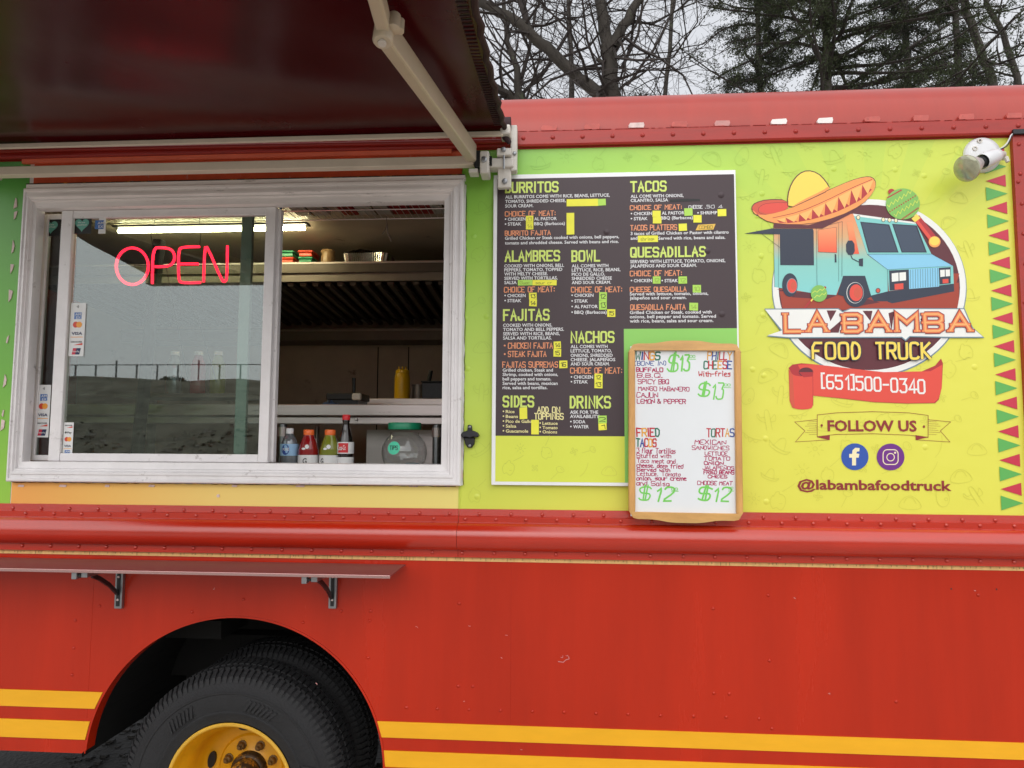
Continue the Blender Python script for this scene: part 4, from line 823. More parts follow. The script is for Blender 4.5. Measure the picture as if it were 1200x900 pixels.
# screw bumps showing through the board
g = MB()
for px, py in ((845, 228.5), (846, 368), (711, 272), (829, 294)): c = U(px, py, YB); g.lathe([(.012, 0), (.008, .002), (.004, .0035), (0, .0038)], (c.x, YB-.0002, c.z), 'Y', 12)
g.build('screw_bump', 'board_dark', MBd, smooth=True)
# paper price notes stuck on the board
notes = [(664, 233, 701, 242, 'y', ''), (701, 233, 710, 241, 'g', ''), (616.3, 253, 625, 261, 'y', '13'), (616.3, 261, 625, 269, 'y', '14'), (664, 249.5, 673, 275, 'y', '.'), (607, 328, 624, 334.6, 'g', 'Guac'), (624, 328, 652.3, 334.6, 'y', 'sour cr'), (620, 343, 629, 351, 'y', '13'), (620, 351, 629, 359, 'y', '14'),
         (702, 342.5, 711, 352, 'g', '12'), (702, 352, 711, 363, 'g', '13'), (711.5, 362.5, 721, 371.5, 'y', '15'), (649, 400, 657.5, 408.5, 'y', '14'), (648.5, 409, 657.5, 418, 'y', '15'), (655.5, 422.5, 665, 431.5, 'y', '16'), (696.5, 438, 706, 446, 'y', '12'), (696.5, 446, 706, 455, 'y', '13'), (609, 477.5, 618, 491, 'y', '.'),
         (622.5, 492, 631.5, 509, 'y', '.'), (701, 487, 711, 496, 'g', '2'), (701.5, 496, 711, 504, 'y', '1'), (764.5, 247, 774, 254.5, 'y', ''), (765, 254.5, 775, 262, 'y', ''), (802, 244, 811.5, 253, 'g', ''), (812.5, 252, 822, 261, 'y', ''), (841, 245, 851, 253.5, 'y', ''), (795.5, 262, 805, 270.7, 'y', ''),
         (747.5, 276, 771, 284, 'y', 'shrimp'), (765, 324, 774, 332.5, 'g', '12'), (795, 324, 805, 332.5, 'g', '12'), (811.7, 334, 821.3, 343, 'g', '10'), (807.7, 355, 817.7, 364, 'g', '14')]
for i, (x0, y0, x1, y1, kk, s_) in enumerate(notes):
    a, b = U(x0, y1, YB), U(x1, y0, YB); yy = YB-.0012-(i % 3)*.0002; t_ = rnd.uniform(-.001, .001); kk = {'y': 'note_yellow', 'g': 'note_green'}[kk]
    ob = MB().prism([(a.x, a.z+t_), (b.x, a.z-t_), (b.x+t_, b.z), (a.x+t_, b.z+t_)], yy, yy+.0005).build('price_note', kk, MBd)
    if s_ and s_ != '.':
        g = MB(); w = b.x-a.x; h = b.z-a.z; strokes(g, s_, a.x+w*.14, a.z+h*.22, b.x-w*.2, h*.52, .0021 if len(s_) < 3 and (x0 < 712 and y0 > 330) else .0011, yy-.0002, jit=.3)
        g.build('handwriting', 'ink_black' if len(s_) < 3 and (x0 < 712 and y0 > 340) else 'pencil', ob)
a = U(815, 270, YB); flat([(a.x, a.z), (a.x+.062, a.z+.002), (a.x+.070, a.z+.022), (a.x+.01, a.z+.020)], YB-.0012, 'price_note', 'note_orange', MBd)
g = MB(); strokes(g, 'COMBO', a.x+.012, a.z+.005, a.x+.058, .011, .0014, YB-.0014, jit=.3, lean=.1); g.build('handwriting', 'pencil', MBd)

# ------------------------------------------------------------------ doodles printed on wrap and board
def doodle(mb, kind, cx, cz, s, rot, y, w):
    D = {'chili': ['00 31 64 76|76 87|00 12 35 66 76'], 'guitar': ['10 02 03 15 14 26 36 35 45 54 52 40 30 21 10', '46 78 89', '32 42'], 'cactus': ['30 37 48 57 50', '35 15 17 06 14 33', '53 73 76 65 54'], 'sun': ['34 43 54 45 34', '41 42|41', '46 47', '14 24', '64 74', '22 33', '66 55', '26 35', '62 53'],
         'maraca': ['00 33', '33 25 46 64 53 33', '45 54'], 'avocado': ['20 02 15 38 56 52 20', '32 33 43 42 32'], 'sombrero': ['03 22 62 83', '22 36 56 62', '03 11 71 83'], 'flower': ['44 35 46 44 55 64 44 53 42 44 33 24 44'], 'taco': ['01 14 46 74 81 01', '23 35 55 63'], 'bunting': ['07 46 87', '17 25 36', '36 44 56', '56 65 76']}
    for stn in D[kind]:
        pts = [((int(p[0])-4)*s/8, (int(p[1])-4)*s/8) for p in stn.split('|')[0].split()]
        if len(pts) < 2: continue
        pts = [(cx+a*math.cos(rot)-b*math.sin(rot), cz+a*math.sin(rot)+b*math.cos(rot)) for a, b in pts]
        ribbon(mb, chaikin(pts, 2) if len(pts) > 2 else pts, w, y)
kinds = ['guitar', 'chili', 'cactus', 'sun', 'maraca', 'avocado', 'sombrero', 'flower', 'taco', 'bunting']; r3 = random.Random(3)
def doodle_field(x0, x1, z0, z1, y, nm, m, par, skip=None, sp=.105):
    g = MB(); i = 0; z = z0+sp*.5
    while z < z1-sp*.3:
        x = x0+sp*(.5+.5*(i % 2)); j = 0
        while x < x1-sp*.4:
            if not (skip and skip(x, z)): doodle(g, kinds[(i*3+j*7) % 10], x+r3.uniform(-.012, .012), z+r3.uniform(-.012, .012), sp*r3.uniform(.58, .8), r3.uniform(-.6, .6), y, .0013)
            x += sp; j += 1
        z += sp*.82; i += 1
    g.build(nm, m, par, kind='stuff', fixn=False)
lc = U(1018, 340)
doodle_field(xs+.02, X(1156, 400), zb+.01, zt-.01, -.0018, 'printed_doodle', 'wrap_line', T, lambda x, z: (bx0-.02 < x < bx1+.02 and bz0-.03 < z < bz1+.03) and not (bx0+.02 < x < bx1-.02 and bz0+.03 < z < bz1-.03 and False))
doodle_field(dx0+.01, dxm-.01, bz0+.015, dzb-.01, YB-.0005, 'printed_doodle', 'wrap_line', MBd, sp=.085)
doodle_field(dxm+.01, dx1-.01, dzm-.06, dzm-.003, YB-.0005, 'printed_doodle', 'wrap_line', MBd, sp=.085)
# faint dents/bumps of old rivets under the vinyl
g = MB()
for px, py in ((893, 227), (887, 253), (892, 300), (894, 369), (882, 433), (895, 440), (897, 514), (898, 588), (977, 198), (1049, 199), (1083, 206), (943, 209), (545, 373), (570, 371), (555, 277), (559, 582), (1084, 524), (1142, 430), (548, 432)):
    c = U(px, py); g.lathe([(.011, 0), (.007, .0014), (.003, .0021), (0, .0022)], (c.x, -.0009, c.z), 'Y', 12)
g.build('covered_rivet', 'wrap', T, smooth=True)

# ================================================================== WHITEBOARD
YW = -.062
wx0, wx1, wz0, wz1 = X(735.6, 500, YW), X(868.6, 500, YW), Z(609, 805, YW), Z(403, 800, YW)
WBd = empty('whiteboard', ((wx0+wx1)/2, YW, wz0), 'wood-framed whiteboard with handwritten prices hanging over the corner of the menu board', 'whiteboard')
fw = .0235
MB().box(wx0+.008, wx1-.008, YW+.004, YW+.014, wz0+.008, wz1-.008).build('writing_surface', 'whiteboard', WBd)
def curved(z_out, z_in, sgn):      # top or bottom rail, outer edge bowed
    n = 24; L = []
    for k in range(n+1):
        u = k/n; x = wx0+(wx1-wx0)*u; bow = .009*max(0, 1-abs((u-.5)/.26))**1.0; bow = .010*math.exp(-((u-.5)/.22)**4)
        rc = .030; e = min(x-wx0, wx1-x); cr = rc-math.sqrt(max(0, rc*rc-(rc-min(e, rc))**2)); L.append((x, z_out+sgn*(bow-cr)))
    inn = [(wx1-fw, z_in), (wx0+fw, z_in)]; return L+inn
for nm_, pl in (('top', curved(wz1, wz1-fw, 1)), ('bottom', curved(wz0, wz0+fw, -1))): MB().prism(pl, YW-.010, YW+.016).build('frame_rail', 'wood_h', WBd, bevel=.006, bseg=3)
for a, b, o1 in ((wx0, wx0+fw, 0), (wx1-fw, wx1, 1)):
    if o1 == 0: pl = [(a+.0005, wz0+.034), (a+.004, wz0+.018), (b-.0005, wz0+fw+.0005), (b-.0005, wz1-fw-.0005), (a+.004, wz1-.018), (a+.0005, wz1-.034)]
    else: pl = [(b-.0005, wz0+.034), (b-.0005, wz1-.034), (b-.004, wz1-.018), (a+.0005, wz1-fw-.0005), (a+.0005, wz0+fw+.0005), (b-.004, wz0+.018)]
    MB().prism(pl, YW-.0105, YW+.016).build('frame_rail', 'wood', WBd, bevel=.006, bseg=3)
MK = ['mk_green', 'mk_dgreen', 'mk_blue', 'mk_red', 'mk_orange', 'mk_mag']; WY = YW+.0036
wg = MB()
def wr(s, x0, y0, x1, y1, mi, w=.0030, sm=1, jit=.35, lean=0, mis=None):
    a, b = U(x0, y1, YW), U(x1, y0, YW); wg = MB(); strokes(wg, s, a.x, a.z, b.x, b.z-a.z, w*rnd.uniform(.85, 1.15), WY, mi, sm, jit+.1, lean=lean+rnd.uniform(-.03, .08), mis=mis, gap=1.7, slope=rnd.uniform(-.012, .012)); wg.build('handwriting', MK, WBd, fixn=False)
wr('WINGS', 744, 412.5, 772, 421.5, 0, .0048, 0, .2, mis=[1, 2, 3, 4, 1]); wr('(BONE IN)', 743, 423.5, 779, 428.5, 2, .0026); wr('BUFFALO', 745, 431, 776, 435.8, 5); wr('B.B.Q.', 746, 438, 775, 442.5, 5); wr('SPICY BBQ', 747, 444.8, 783, 450, 5)
wr('MANGO HABANERO', 747.5, 453, 807, 457.8, 5); wr('CAJUN', 745.5, 460, 770, 465.8, 5); wr('LEMON & PEPPER', 746, 468, 802.5, 473, 5)
wr('$', 781, 415.5, 792, 435, 0, .0062, 1, .2, .15); wr('13', 794, 416, 806, 434.5, 0, .0055, 1, .2, .12); wr('00', 807.5, 416, 813.5, 419, 0, .002); wr('-', 807, 419, 814, 423, 0, .002)
wr('PHILLY', 828, 412, 856, 421, 0, .0044, 0, .2, mis=[4, 2, 1, 3, 3, 4]); wr('CHEESE', 824, 423, 856, 432, 0, .0044, 0, .2, mis=[1, 3, 1, 4, 3, 2]); wr('With-fries', 818, 435, 855, 440.8, 3, .0030)
wr('$', 817, 449, 829, 464, 0, .0050, 1, .2, .15); wr('13', 831, 449, 846, 467, 0, .0055, 1, .2, .12); wr('00', 848, 449.5, 855, 452, 0, .002); wr('-', 848, 451.5, 855, 456, 0, .002)
wr('FRIED', 746, 502.5, 772, 511.5, 0, .0045, 0, .2, mis=[3, 4, 3, 3, 1]); wr('TACOS', 745.5, 514.5, 768.5, 523.5, 0, .0045, 0, .2, mis=[1, 2, 3, 4, 3])
for s_, x1, y0, y1 in (('3 flour Tortillas', 791, 525.5, 530.8), ('Stuffed with', 786, 532, 536.8), ('Taco meat and', 791, 538, 542.4), ('cheese, deep fried', 800, 543.5, 548), ('Served with', 785, 548.8, 552.6), ('Lettuce, Tomato', 797, 553.3, 557.6), ('onion, sour creme', 804, 558.8, 563), ('and Salsa', 784, 564.4, 569)): wr(s_, 746, y0, x1, y1, 5, .0025)
wr('$', 748, 571, 761, 586, 0, .0055, 1, .2, .2); wr('12', 765, 571.5, 786, 587.5, 0, .0055, 1, .2, .2); wr('00', 787, 572, 794, 574.6, 0, .002); wr('-', 787, 574, 794, 578, 0, .002)
wr('TORTAS', 828, 502.5, 859.5, 511.5, 0, .0045, 0, .2, mis=[3, 1, 3, 3, 4, 2])
for s_, x0, x1, y0, y1 in (('MEXICAN', 814, 850, 515.4, 520.4), ('SANDWICHES', 810.5, 854, 522.4, 526.8), ('LETTUCE', 826, 852, 529.4, 533.4), ('TOMATO', 825, 855, 535, 539.2), ('ONION', 825, 847.5, 540.8, 544.4), ('JALAPEÑOS', 823.5, 860, 546, 550), ('FRIED BEANS', 824.5, 860, 551.3, 555.3), ('CHEES', 829.5, 852, 556.8, 560), ('CHOOSE MEAT', 817, 858, 564, 568)): wr(s_, x0, y0, x1, y1, 5, .0026)
wr('$', 818, 571, 831, 586, 0, .0055, 1, .2, .2); wr('12', 833, 571.5, 853, 587.5, 0, .0058, 1, .2, .2); wr('00', 853.5, 570.5, 859, 573, 0, .002); wr('-', 853, 573, 859, 577, 0, .002)
WBd.rotation_euler.y = R_(.35)

# ================================================================== EMBLEM (flat print on the truck)
LG = empty_part('emblem', (lc.x, -.002, lc.z-.4))
LM = ['lg_white', 'lg_maroon', 'lg_ground', 'lg_teal', 'lg_sky', 'lg_navy', 'lg_glass', 'lg_red', 'lg_dred', 'lg_yellow', 'lg_orange', 'lg_lorange', 'lg_hat', 'lg_green', 'lg_lgreen', 'lg_letter', 'lg_letter2', 'lg_text', 'lg_blue', 'lg_purple', 'lg_cream', 'lg_shade', 'lg_van', 'lg_door']
IX = {n: i for i, n in enumerate(LM)}
lay = [0]
def P4(a, b): p = U(870+a*.23333, 190+b*.23333); return (p.x, p.z)
def P5(a, b): p = U(870+a*.275, 390+b*.275); return (p.x, p.z)
class Lay:
    def __init__(s, nm, pf): s.g = MB(); s.nm = nm; s.pf = pf
    def p(s, pts, m, sm=0):
        q = [s.pf(*t) for t in pts]
        if sm: q = chaikin(q+[q[0]], sm)[:-1]
        lay[0] += 1; s.g.prism(q, -.0022-lay[0]*.00002, None, IX[m]); return s
    def e(s, cx, cy, rx, ry, m, n=36, rot=0): return s.p(ellipse(cx, cy, rx, ry, n, 0, rot), m)
    def l(s, pts, w, m, sm=0):
        q = [s.pf(*t) for t in pts]; q = chaikin(q, sm) if sm else q
        lay[0] += 1; ribbon(s.g, q, w, -.0022-lay[0]*.00002, IX[m]); return s
    def done(s): return s.g.build(s.nm, LM, LG, fixn=False)
k = Lay('badge', P4)
k.e(636, 634, 489, 446, 'lg_shade', 64); k.e(636, 630, 485, 443, 'lg_white', 64); k.e(636, 630, 455, 415, 'lg_maroon', 64)
k.p([(200, 730), (186, 650), (1085, 606), (1086, 690), (1076, 742), (202, 742)], 'lg_ground'); k.p([(170, 640), (470, 665), (540, 725), (640, 730), (900, 700), (1060, 650), (1088, 560), (700, 560)], 'lg_ground'); k.done()
k = Lay('van_picture', P4)
k.p([(240, 655), (330, 650), (480, 668), (420, 690), (250, 680)], 'lg_maroon'); k.p([(560, 728), (690, 705), (600, 680)], 'lg_maroon')
k.p([(155, 310), (400, 270), (555, 260), (625, 465), (727, 540), (730, 690), (640, 672), (612, 574), (506, 574), (470, 668), (372, 662), (160, 628)], 'lg_van')
k.p([(555, 260), (868, 303), (948, 463), (626, 464)], 'lg_teal'); k.p([(555, 260), (868, 303), (872, 312), (560, 272)], 'lg_white')
k.p([(626, 464), (948, 463), (1056, 522), (727, 541)], 'lg_sky'); k.p([(727, 541), (1056, 522), (1060, 612), (734, 648)], 'lg_teal')
k.p([(640, 672), (728, 650), (728, 700), (660, 700)], 'lg_navy'); k.p([(728, 650), (1060, 611), (1062, 650), (750, 710), (728, 702)], 'lg_navy')
k.p([(590, 300), (736, 314), (783, 455), (632, 455)], 'lg_navy'); k.p([(598, 306), (730, 320), (775, 450), (638, 450)], 'lg_glass'); k.p([(750, 311), (875, 319), (925, 455), (798, 455)], 'lg_navy'); k.p([(758, 317), (868, 324), (916, 450), (802, 450)], 'lg_glass')
k.p([(735, 545), (834, 540), (836, 638), (738, 646)], 'lg_navy'); k.p([(984, 532), (1044, 528), (1044, 610), (988, 616)], 'lg_navy'); k.p([(834, 540), (984, 530), (986, 626), (836, 638)], 'lg_sky')
for i in range(12): x = 842+i*12.4; k.l([(x, 541-i*.8), (x+1, 635-i*.9)], .0011, 'lg_navy')
k.p([(748, 560), (782, 556), (783, 598), (749, 602)], 'lg_white'); k.p([(786, 556), (819, 553), (820, 594), (787, 598)], 'lg_white'); k.p([(991, 543), (1014, 541), (1015, 575), (992, 578)], 'lg_white'); k.p([(1018, 541), (1040, 540), (1041, 573), (1019, 575)], 'lg_white')
k.p([(762, 613), (806, 609), (807, 638), (763, 642)], 'lg_red'); k.p([(1003, 589), (1032, 587), (1033, 608), (1004, 610)], 'lg_red')
for x, y in ((580, 279), (706, 290), (737, 292), (769, 294)): k.e(x, y, 10, 12, 'lg_navy', 12); k.e(x, y, 7.5, 9.5, 'lg_cream', 12)
k.p([(186, 338), (356, 343), (358, 519), (189, 518)], 'lg_navy'); k.p([(8, 360), (148, 334), (353, 336), (353, 346), (188, 364)], 'lg_navy'); k.l([(95, 360), (190, 432)], .0012, 'lg_navy')
k.p([(378, 342), (470, 328), (473, 456), (379, 452)], 'lg_door'); k.p([(524, 302), (550, 306), (585, 462), (541, 462)], 'lg_door'); k.l([(370, 332), (500, 300), (498, 575)], .001, 'lg_navy'); k.l([(370, 332), (374, 664)], .001, 'lg_navy'); k.l([(482, 306), (482, 600)], .0008, 'lg_navy'); k.l([(180, 340), (180, 630)], .0008, 'lg_navy')
k.l([(378, 342), (470, 328), (473, 456), (379, 452), (378, 342)], .0009, 'lg_maroon')
k.p([(462, 462), (470, 466), (471, 505), (462, 505)], 'lg_navy'); k.p([(518, 396), (560, 394), (564, 466), (520, 468)], 'lg_navy', 1); k.l([(542, 466), (550, 486), (590, 506)], .003, 'lg_navy'); k.p([(583, 488), (604, 484), (604, 525), (584, 522)], 'lg_navy')
k.p([(476, 666), (504, 572), (614, 572), (646, 676), (600, 700)], 'lg_navy'); k.e(237, 618, 39, 59, 'lg_navy'); k.e(247, 622, 27, 38, 'lg_shade'); k.e(248, 622, 24, 35, 'lg_red'); k.e(254, 622, 12, 20, 'lg_hat')
k.e(567, 655, 63, 74, 'lg_navy'); k.e(564, 657, 43, 53, 'lg_white'); k.e(565, 657, 41, 51, 'lg_navy'); k.e(569, 657, 33, 42, 'lg_red'); k.e(577, 657, 19, 27, 'lg_hat'); k.e(679, 646, 12, 13, 'lg_navy', 14); k.e(679, 646, 9, 10, 'lg_hat', 14)
k.l([(626, 464), (727, 541), (730, 690)], .0009, 'lg_navy'); k.l([(626, 464), (948, 463), (1056, 522), (727, 541)], .0008, 'lg_navy'); k.l([(155, 318), (160, 628)], .0009, 'lg_navy'); k.done()
k = Lay('sombrero_picture', P4)
k.p([(156, 310), (330, 318), (430, 290), (560, 240), (540, 262), (400, 335), (158, 332)], 'lg_maroon')
k.p([(43, 240), (46, 222), (62, 204), (120, 187), (222, 188), (232, 240), (140, 275), (76, 280)], 'lg_maroon', 1)
k.p([(47, 240), (50, 222), (66, 207), (122, 191), (226, 192), (232, 240), (140, 270), (78, 270)], 'lg_hat', 1); k.p([(75, 245), (90, 215), (130, 204), (226, 204), (228, 240), (130, 262)], 'lg_red', 1); k.l([(222, 205), (130, 206), (92, 218), (76, 240), (84, 258), (120, 266)], .0011, 'lg_maroon', 2)
out = [(45, 235), (60, 262), (80, 266), (130, 266), (225, 241), (320, 194), (440, 139), (540, 96), (610, 76), (650, 78), (670, 108), (655, 155), (600, 215), (480, 275), (330, 314), (180, 312), (100, 290)]
k.p([(a+(2 if a > 350 else -2), b+(2 if b > 200 else -3)) for a, b in out], 'lg_maroon', 1); k.p(out, 'lg_orange', 1)
top_ = [(170, 290), (215, 280), (285, 263), (350, 238), (415, 208), (480, 176), (545, 142), (600, 116), (655, 92)]; bot_ = [(185, 306), (225, 308), (280, 302), (345, 290), (410, 272), (475, 250), (535, 222), (595, 190), (648, 140)]
k.l([(150, 282), (285, 252), (415, 197), (545, 132), (650, 88)], .0022, 'lg_dred', 1)
for i in range(8):
    b0, b1, t1, t0 = bot_[i], bot_[i+1], top_[min(i+1, 8)], top_[i]; mb_ = ((t0[0]+t1[0])/2, (t0[1]+t1[1])/2)
    k.p([t0, b0, b1], 'lg_dred'); k.p([t0, t1, ((b0[0]+b1[0])/2+6, (b0[1]+b1[1])/2-2)], 'lg_lorange')
k.p([(226, 240), (222, 170), (243, 104), (280, 58), (325, 40), (378, 54), (418, 94), (444, 140), (330, 194)], 'lg_maroon', 1); k.p([(230, 236), (227, 172), (247, 108), (282, 63), (325, 45), (375, 58), (413, 97), (438, 138), (330, 190)], 'lg_yellow', 1)
k.p([(231, 236), (300, 192), (400, 145), (432, 122), (438, 139), (330, 190)], 'lg_orange', 1); k.p([(262, 120), (290, 80), (300, 110), (270, 170)], 'lg_cream' if False else 'lg_yellow', 1); k.done()
k = Lay('maraca_picture', P4)
k.p([(858, 292), (884, 268), (968, 372), (940, 402)], 'lg_dred'); k.p([(862, 294), (874, 284), (952, 386), (942, 400)], 'lg_red'); k.p([(846, 286), (872, 262), (892, 282), (864, 304)], 'lg_yellow'); k.e(962, 402, 30, 28, 'lg_orange'); k.e(962, 398, 25, 22, 'lg_yellow'); k.e(746, 150, 17, 14, 'lg_dred')
k.e(803, 212, 85, 78, 'lg_green', 40)
for j, (a, b, c_, d, m_) in enumerate(((728, 180, 800, 140, 'lg_dred'), (724, 225, 850, 145, 'lg_lgreen'), (738, 250, 876, 165, 'lg_dred'), (758, 272, 884, 192, 'lg_lgreen'), (800, 288, 886, 228, 'lg_dred'))):
    n = 12; zz_ = [(a+(c_-a)*i/n, b+(d-b)*i/n+(9 if i % 2 else -9)*(1 if m_ == 'lg_lgreen' else .0)) for i in range(n+1)]
    if m_ == 'lg_lgreen': k.l(zz_, .0022, m_)
    else:
        for i in range(0, n, 1): k.e(zz_[i][0], zz_[i][1], 4, 4, m_, 6)
k.done(); k = Lay('maraca_picture', P4)
k.l([(345, 692), (300, 746)], .006, 'lg_dred'); k.e(294, 748, 13, 12, 'lg_yellow', 14); k.l([(356, 682), (342, 700)], .005, 'lg_yellow'); k.e(412, 632, 7, 7, 'lg_dred', 8); k.e(382, 661, 41, 42, 'lg_green', 24)
k.l([(348, 660), (362, 648), (372, 655), (388, 640), (398, 646), (412, 634)], .0022, 'lg_lgreen'); k.l([(358, 684), (372, 670), (384, 676), (398, 662), (408, 668), (418, 656)], .0022, 'lg_lgreen'); k.done()
k = Lay('name_lettering', P4)
k.p([(108, 737), (480, 735), (500, 750), (540, 735), (1112, 735), (1152, 830), (1212, 884), (1040, 884), (838, 880), (816, 901), (796, 884), (228, 886), (118, 876), (190, 850)], 'lg_shade')
k.p([(112, 742), (478, 740), (500, 756), (540, 740), (1108, 740), (1146, 830), (1203, 878), (1038, 878), (836, 874), (816, 893), (798, 878), (230, 880), (124, 871), (198, 846)], 'lg_white')
for pl in ([(345, 746), (470, 746), (440, 800), (420, 746)], [(420, 858), (500, 790), (480, 858)], [(600, 748), (650, 748), (640, 800)], [(730, 760), (760, 750), (745, 850)], [(890, 790), (930, 750), (915, 850)]): k.p(pl, 'lg_maroon')
def big(s, x0, x1, y0, y1):
    a = P4(x0, y1); b = P4(x1, y0)
    for w, m_, sf in ((.0205, 'lg_maroon', .0145), (.0170, 'lg_hat', .0125), (.0115, 'lg_letter', .0105), (.0045, 'lg_letter2', .0)):
        lay[0] += 14; strokes(k.g, s, a[0], a[1], b[0], b[1]-a[1], w, -.0022-lay[0]*.00002, IX[m_], gap=2.4, serif=sf, dz=.00002, cap=.0005)
        lay[0] += 6
big('LA', 214, 418, 762, 852); big('BAMBA', 508, 1136, 764, 852); k.done()
FT = [Lay('word_lettering', P5), Lay('word_lettering', P5)]
a, b = P5(297, 112), P5(494, 44); c_, d_ = P5(566, 112), P5(792, 44)
for w, m_ in ((.0145, 'lg_navy'), (.0085, 'lg_yellow')):
    for k, s_, p_, q_ in ((FT[0], 'FOOD', a, b), (FT[1], 'TRUCK', c_, d_)): lay[0] += 10; strokes(k.g, s_, p_[0], p_[1], q_[0], q_[1]-p_[1], w, -.0022-lay[0]*.00002, IX[m_], smooth=1, gap=2.6, dz=.00002, cap=.002)
FT[0].done(); FT[1].done()
lay[0] = 20
k = Lay('phone_ribbon', P5)
k.p([(196, 150), (212, 136), (250, 130), (300, 134), (600, 168), (760, 166), (820, 140), (845, 110), (853, 130), (848, 235), (835, 285), (820, 300), (700, 302), (560, 296), (420, 280), (300, 268), (250, 250)], 'lg_dred'); k.p([(235, 136), (300, 134), (600, 168), (800, 164), (850, 136), (848, 235), (835, 280), (815, 298), (700, 300), (560, 294), (420, 278), (296, 268)], 'lg_red')
k.p([(196, 152), (210, 180), (260, 188), (300, 165), (300, 310), (292, 324), (245, 328), (212, 320), (200, 290)], 'lg_red', 1); k.p([(196, 155), (200, 290), (212, 320), (222, 322), (214, 180)], 'lg_hat'); k.e(270, 168, 31, 20, 'lg_maroon', 24); k.p([(240, 168), (300, 168), (298, 186), (260, 190)], 'lg_dred'); k.l([(299, 165), (300, 310)], .0015, 'lg_dred')
p_, q_ = P5(338, 236), P5(772, 178)
lay[0] += 10; strokes(k.g, '[651]500-0340', p_[0], p_[1]+.0, q_[0], .0455, .0062, -.0022-lay[0]*.00002, IX['lg_white'], gap=2.2, slope=-.055, dz=.00002); k.done()
lay[0] = 1
k = Lay('follow_ribbon', P5); lw = .0016
for mir in (0, 1):
    f = (lambda x: 1108-x) if mir else (lambda x: x)
    k.l([(f(318), 370), (f(222), 380), (f(266), 418), (f(225), 465), (f(370), 456)], lw, 'lg_text'); k.l([(f(318), 444), (f(370), 456), (f(370), 436)], lw, 'lg_text')
    for j in range(7): k.l([(f(318), 378+j*9), (f(282-(j % 3)*8), 380+j*9)], .0008, 'lg_text')
    k.p([(f(318), 444), (f(370), 456), (f(372), 436)], 'lg_text') if True else None
k.l([(318, 350), (400, 341), (554, 336), (708, 341), (790, 352), (790, 446), (708, 436), (554, 430), (400, 433), (318, 442), (318, 350)], lw, 'lg_text')
lay[0] += 3; g_ = MB()
p_, q_ = P5(362, 418), P5(740, 366); text(k.g, 'FOLLOW US', p_[0], p_[1]-.0, q_[0], .0375, -.0022-lay[0]*.00002, IX['lg_text'], bold=.03); k.e(337, 395, 5, 6, 'lg_text', 10); k.e(772, 400, 5, 6, 'lg_text', 10); k.done()
k = Lay('social_icon', P5); k.e(478, 528, 58, 57, 'lg_blue', 40); k.p([(466, 565), (466, 532), (454, 532), (454, 516), (466, 516), (468, 500), (480, 490), (498, 491), (497, 505), (487, 506), (484, 514), (497, 516), (494, 532), (483, 532), (483, 565)], 'lg_cream'); k.done()
k = Lay('social_icon', P5); k.e(630, 529, 59, 57, 'lg_purple', 40)
rr_ = [(x, y) for x, y in rrect(598, 498, 662, 561, 18)]; k.l(rr_+[rr_[0]], .0030, 'lg_cream'); ee = ellipse(630, 530, 16, 16, 24); k.l(ee+[ee[0]], .0028, 'lg_cream'); k.e(649, 511, 4.5, 4.5, 'lg_cream', 10); k.done()
k = Lay('handle_lettering', P5); p_, q_ = P5(234, 666), P5(890, 668); lay[0] += 3; text(k.g, '@labambafoodtruck', p_[0], p_[1], q_[0], .034, -.0022-lay[0]*.00002, IX['lg_text'], bold=.026); k.done()
# bunting flags down the right edge
fr = .0992; px_l, px_r = X(1159.5, 300, -.003), X(1183.5, 300, -.003)
zg0, zg11 = Z(227, 1172, -.003), Z(589.4, 1172, -.003); per_ = (zg0-zg11)/11; zr0 = zg0+per_*.5-.002
for i in range(-1, 12):
    zc = zr0-i*per_
    if zc > zt-.03: continue
    if zc-.02 > zb+.01: MB().prism([(px_l, zc), (px_r-.001, zc+.0215), (px_r-.001, zc-.0215)], -.0032, None).build('bunting_flag', 'fl_red', T, fixn=False)
    zg = zg0-i*per_
    if zg-.02 > zb+.005: MB().prism([(px_r+.003, zg), (px_l-.001, zg+.0245), (px_l-.001, zg-.0245)], -.0032, None).build('bunting_flag', 'fl_green', T, fixn=False)

# ================================================================== FLOOD LIGHT
c = U(1152, 181, -.01); FL = empty('flood_light', (c.x, 0, c.z-.06), 'white round-based outdoor lamp with a bulb, top right corner of the wrap', 'lamp')
MB().lathe([(.063, 0), (.063, .006), (.058, .014), (.040, .020), (0, .022)], (c.x, 0, c.z), 'Y', 36).build('base', 'lamp_white', FL, smooth=True)
for zx, zy in ((470, 180), (512, 112)): p = U(1080+zx/7.5, 150+zy/7.5, -.021); MB().lathe([(.0085, -.004), (.0085, .002), (.005, .0025), (.004, .0)], tuple(p), 'Y', 12).build('screw', 'bracket_white', FL)
p0 = U(1169, 181.5, -.055); ax = U(1130.5, 198.5, -.118)-p0; kL = ax.length/.152; ax.normalize()
MB().lathe([(0, -.012), (.014, -.010), (.021, 0), (.0255, .018), (.027, .055), (.027, .078), (.025, .082), (.021, .076)], p0, ax, 28).build('socket', 'lamp_white', FL, smooth=True)
MB().lathe([(.019, .06), (.0185, .094)], p0, ax, 24).build('bulb_collar', 'black', FL)
MB().lathe([(.018, .086*kL), (.021, .094*kL), (.025, .100*kL), (.036, .124*kL), (.042, .136*kL), (.0435, .142*kL)], p0, ax, 32).build('bulb', 'bulb_body', FL, smooth=True)
MB().lathe([(.0445, .140*kL), (.0445, .146*kL), (.040, .150*kL), (.032, .152*kL), (.018, .155*kL), (0, .156*kL)], p0, ax, 32).build('lens', 'bulb_glass', FL, smooth=True)
q = p0-ax*.01; MB().tube([q, q+Vector((.018, .01, .004)), q+Vector((.030, .03, -.004))], [.012, .010, .009], 10).build('swivel_joint', 'bracket_white', FL, smooth=True)
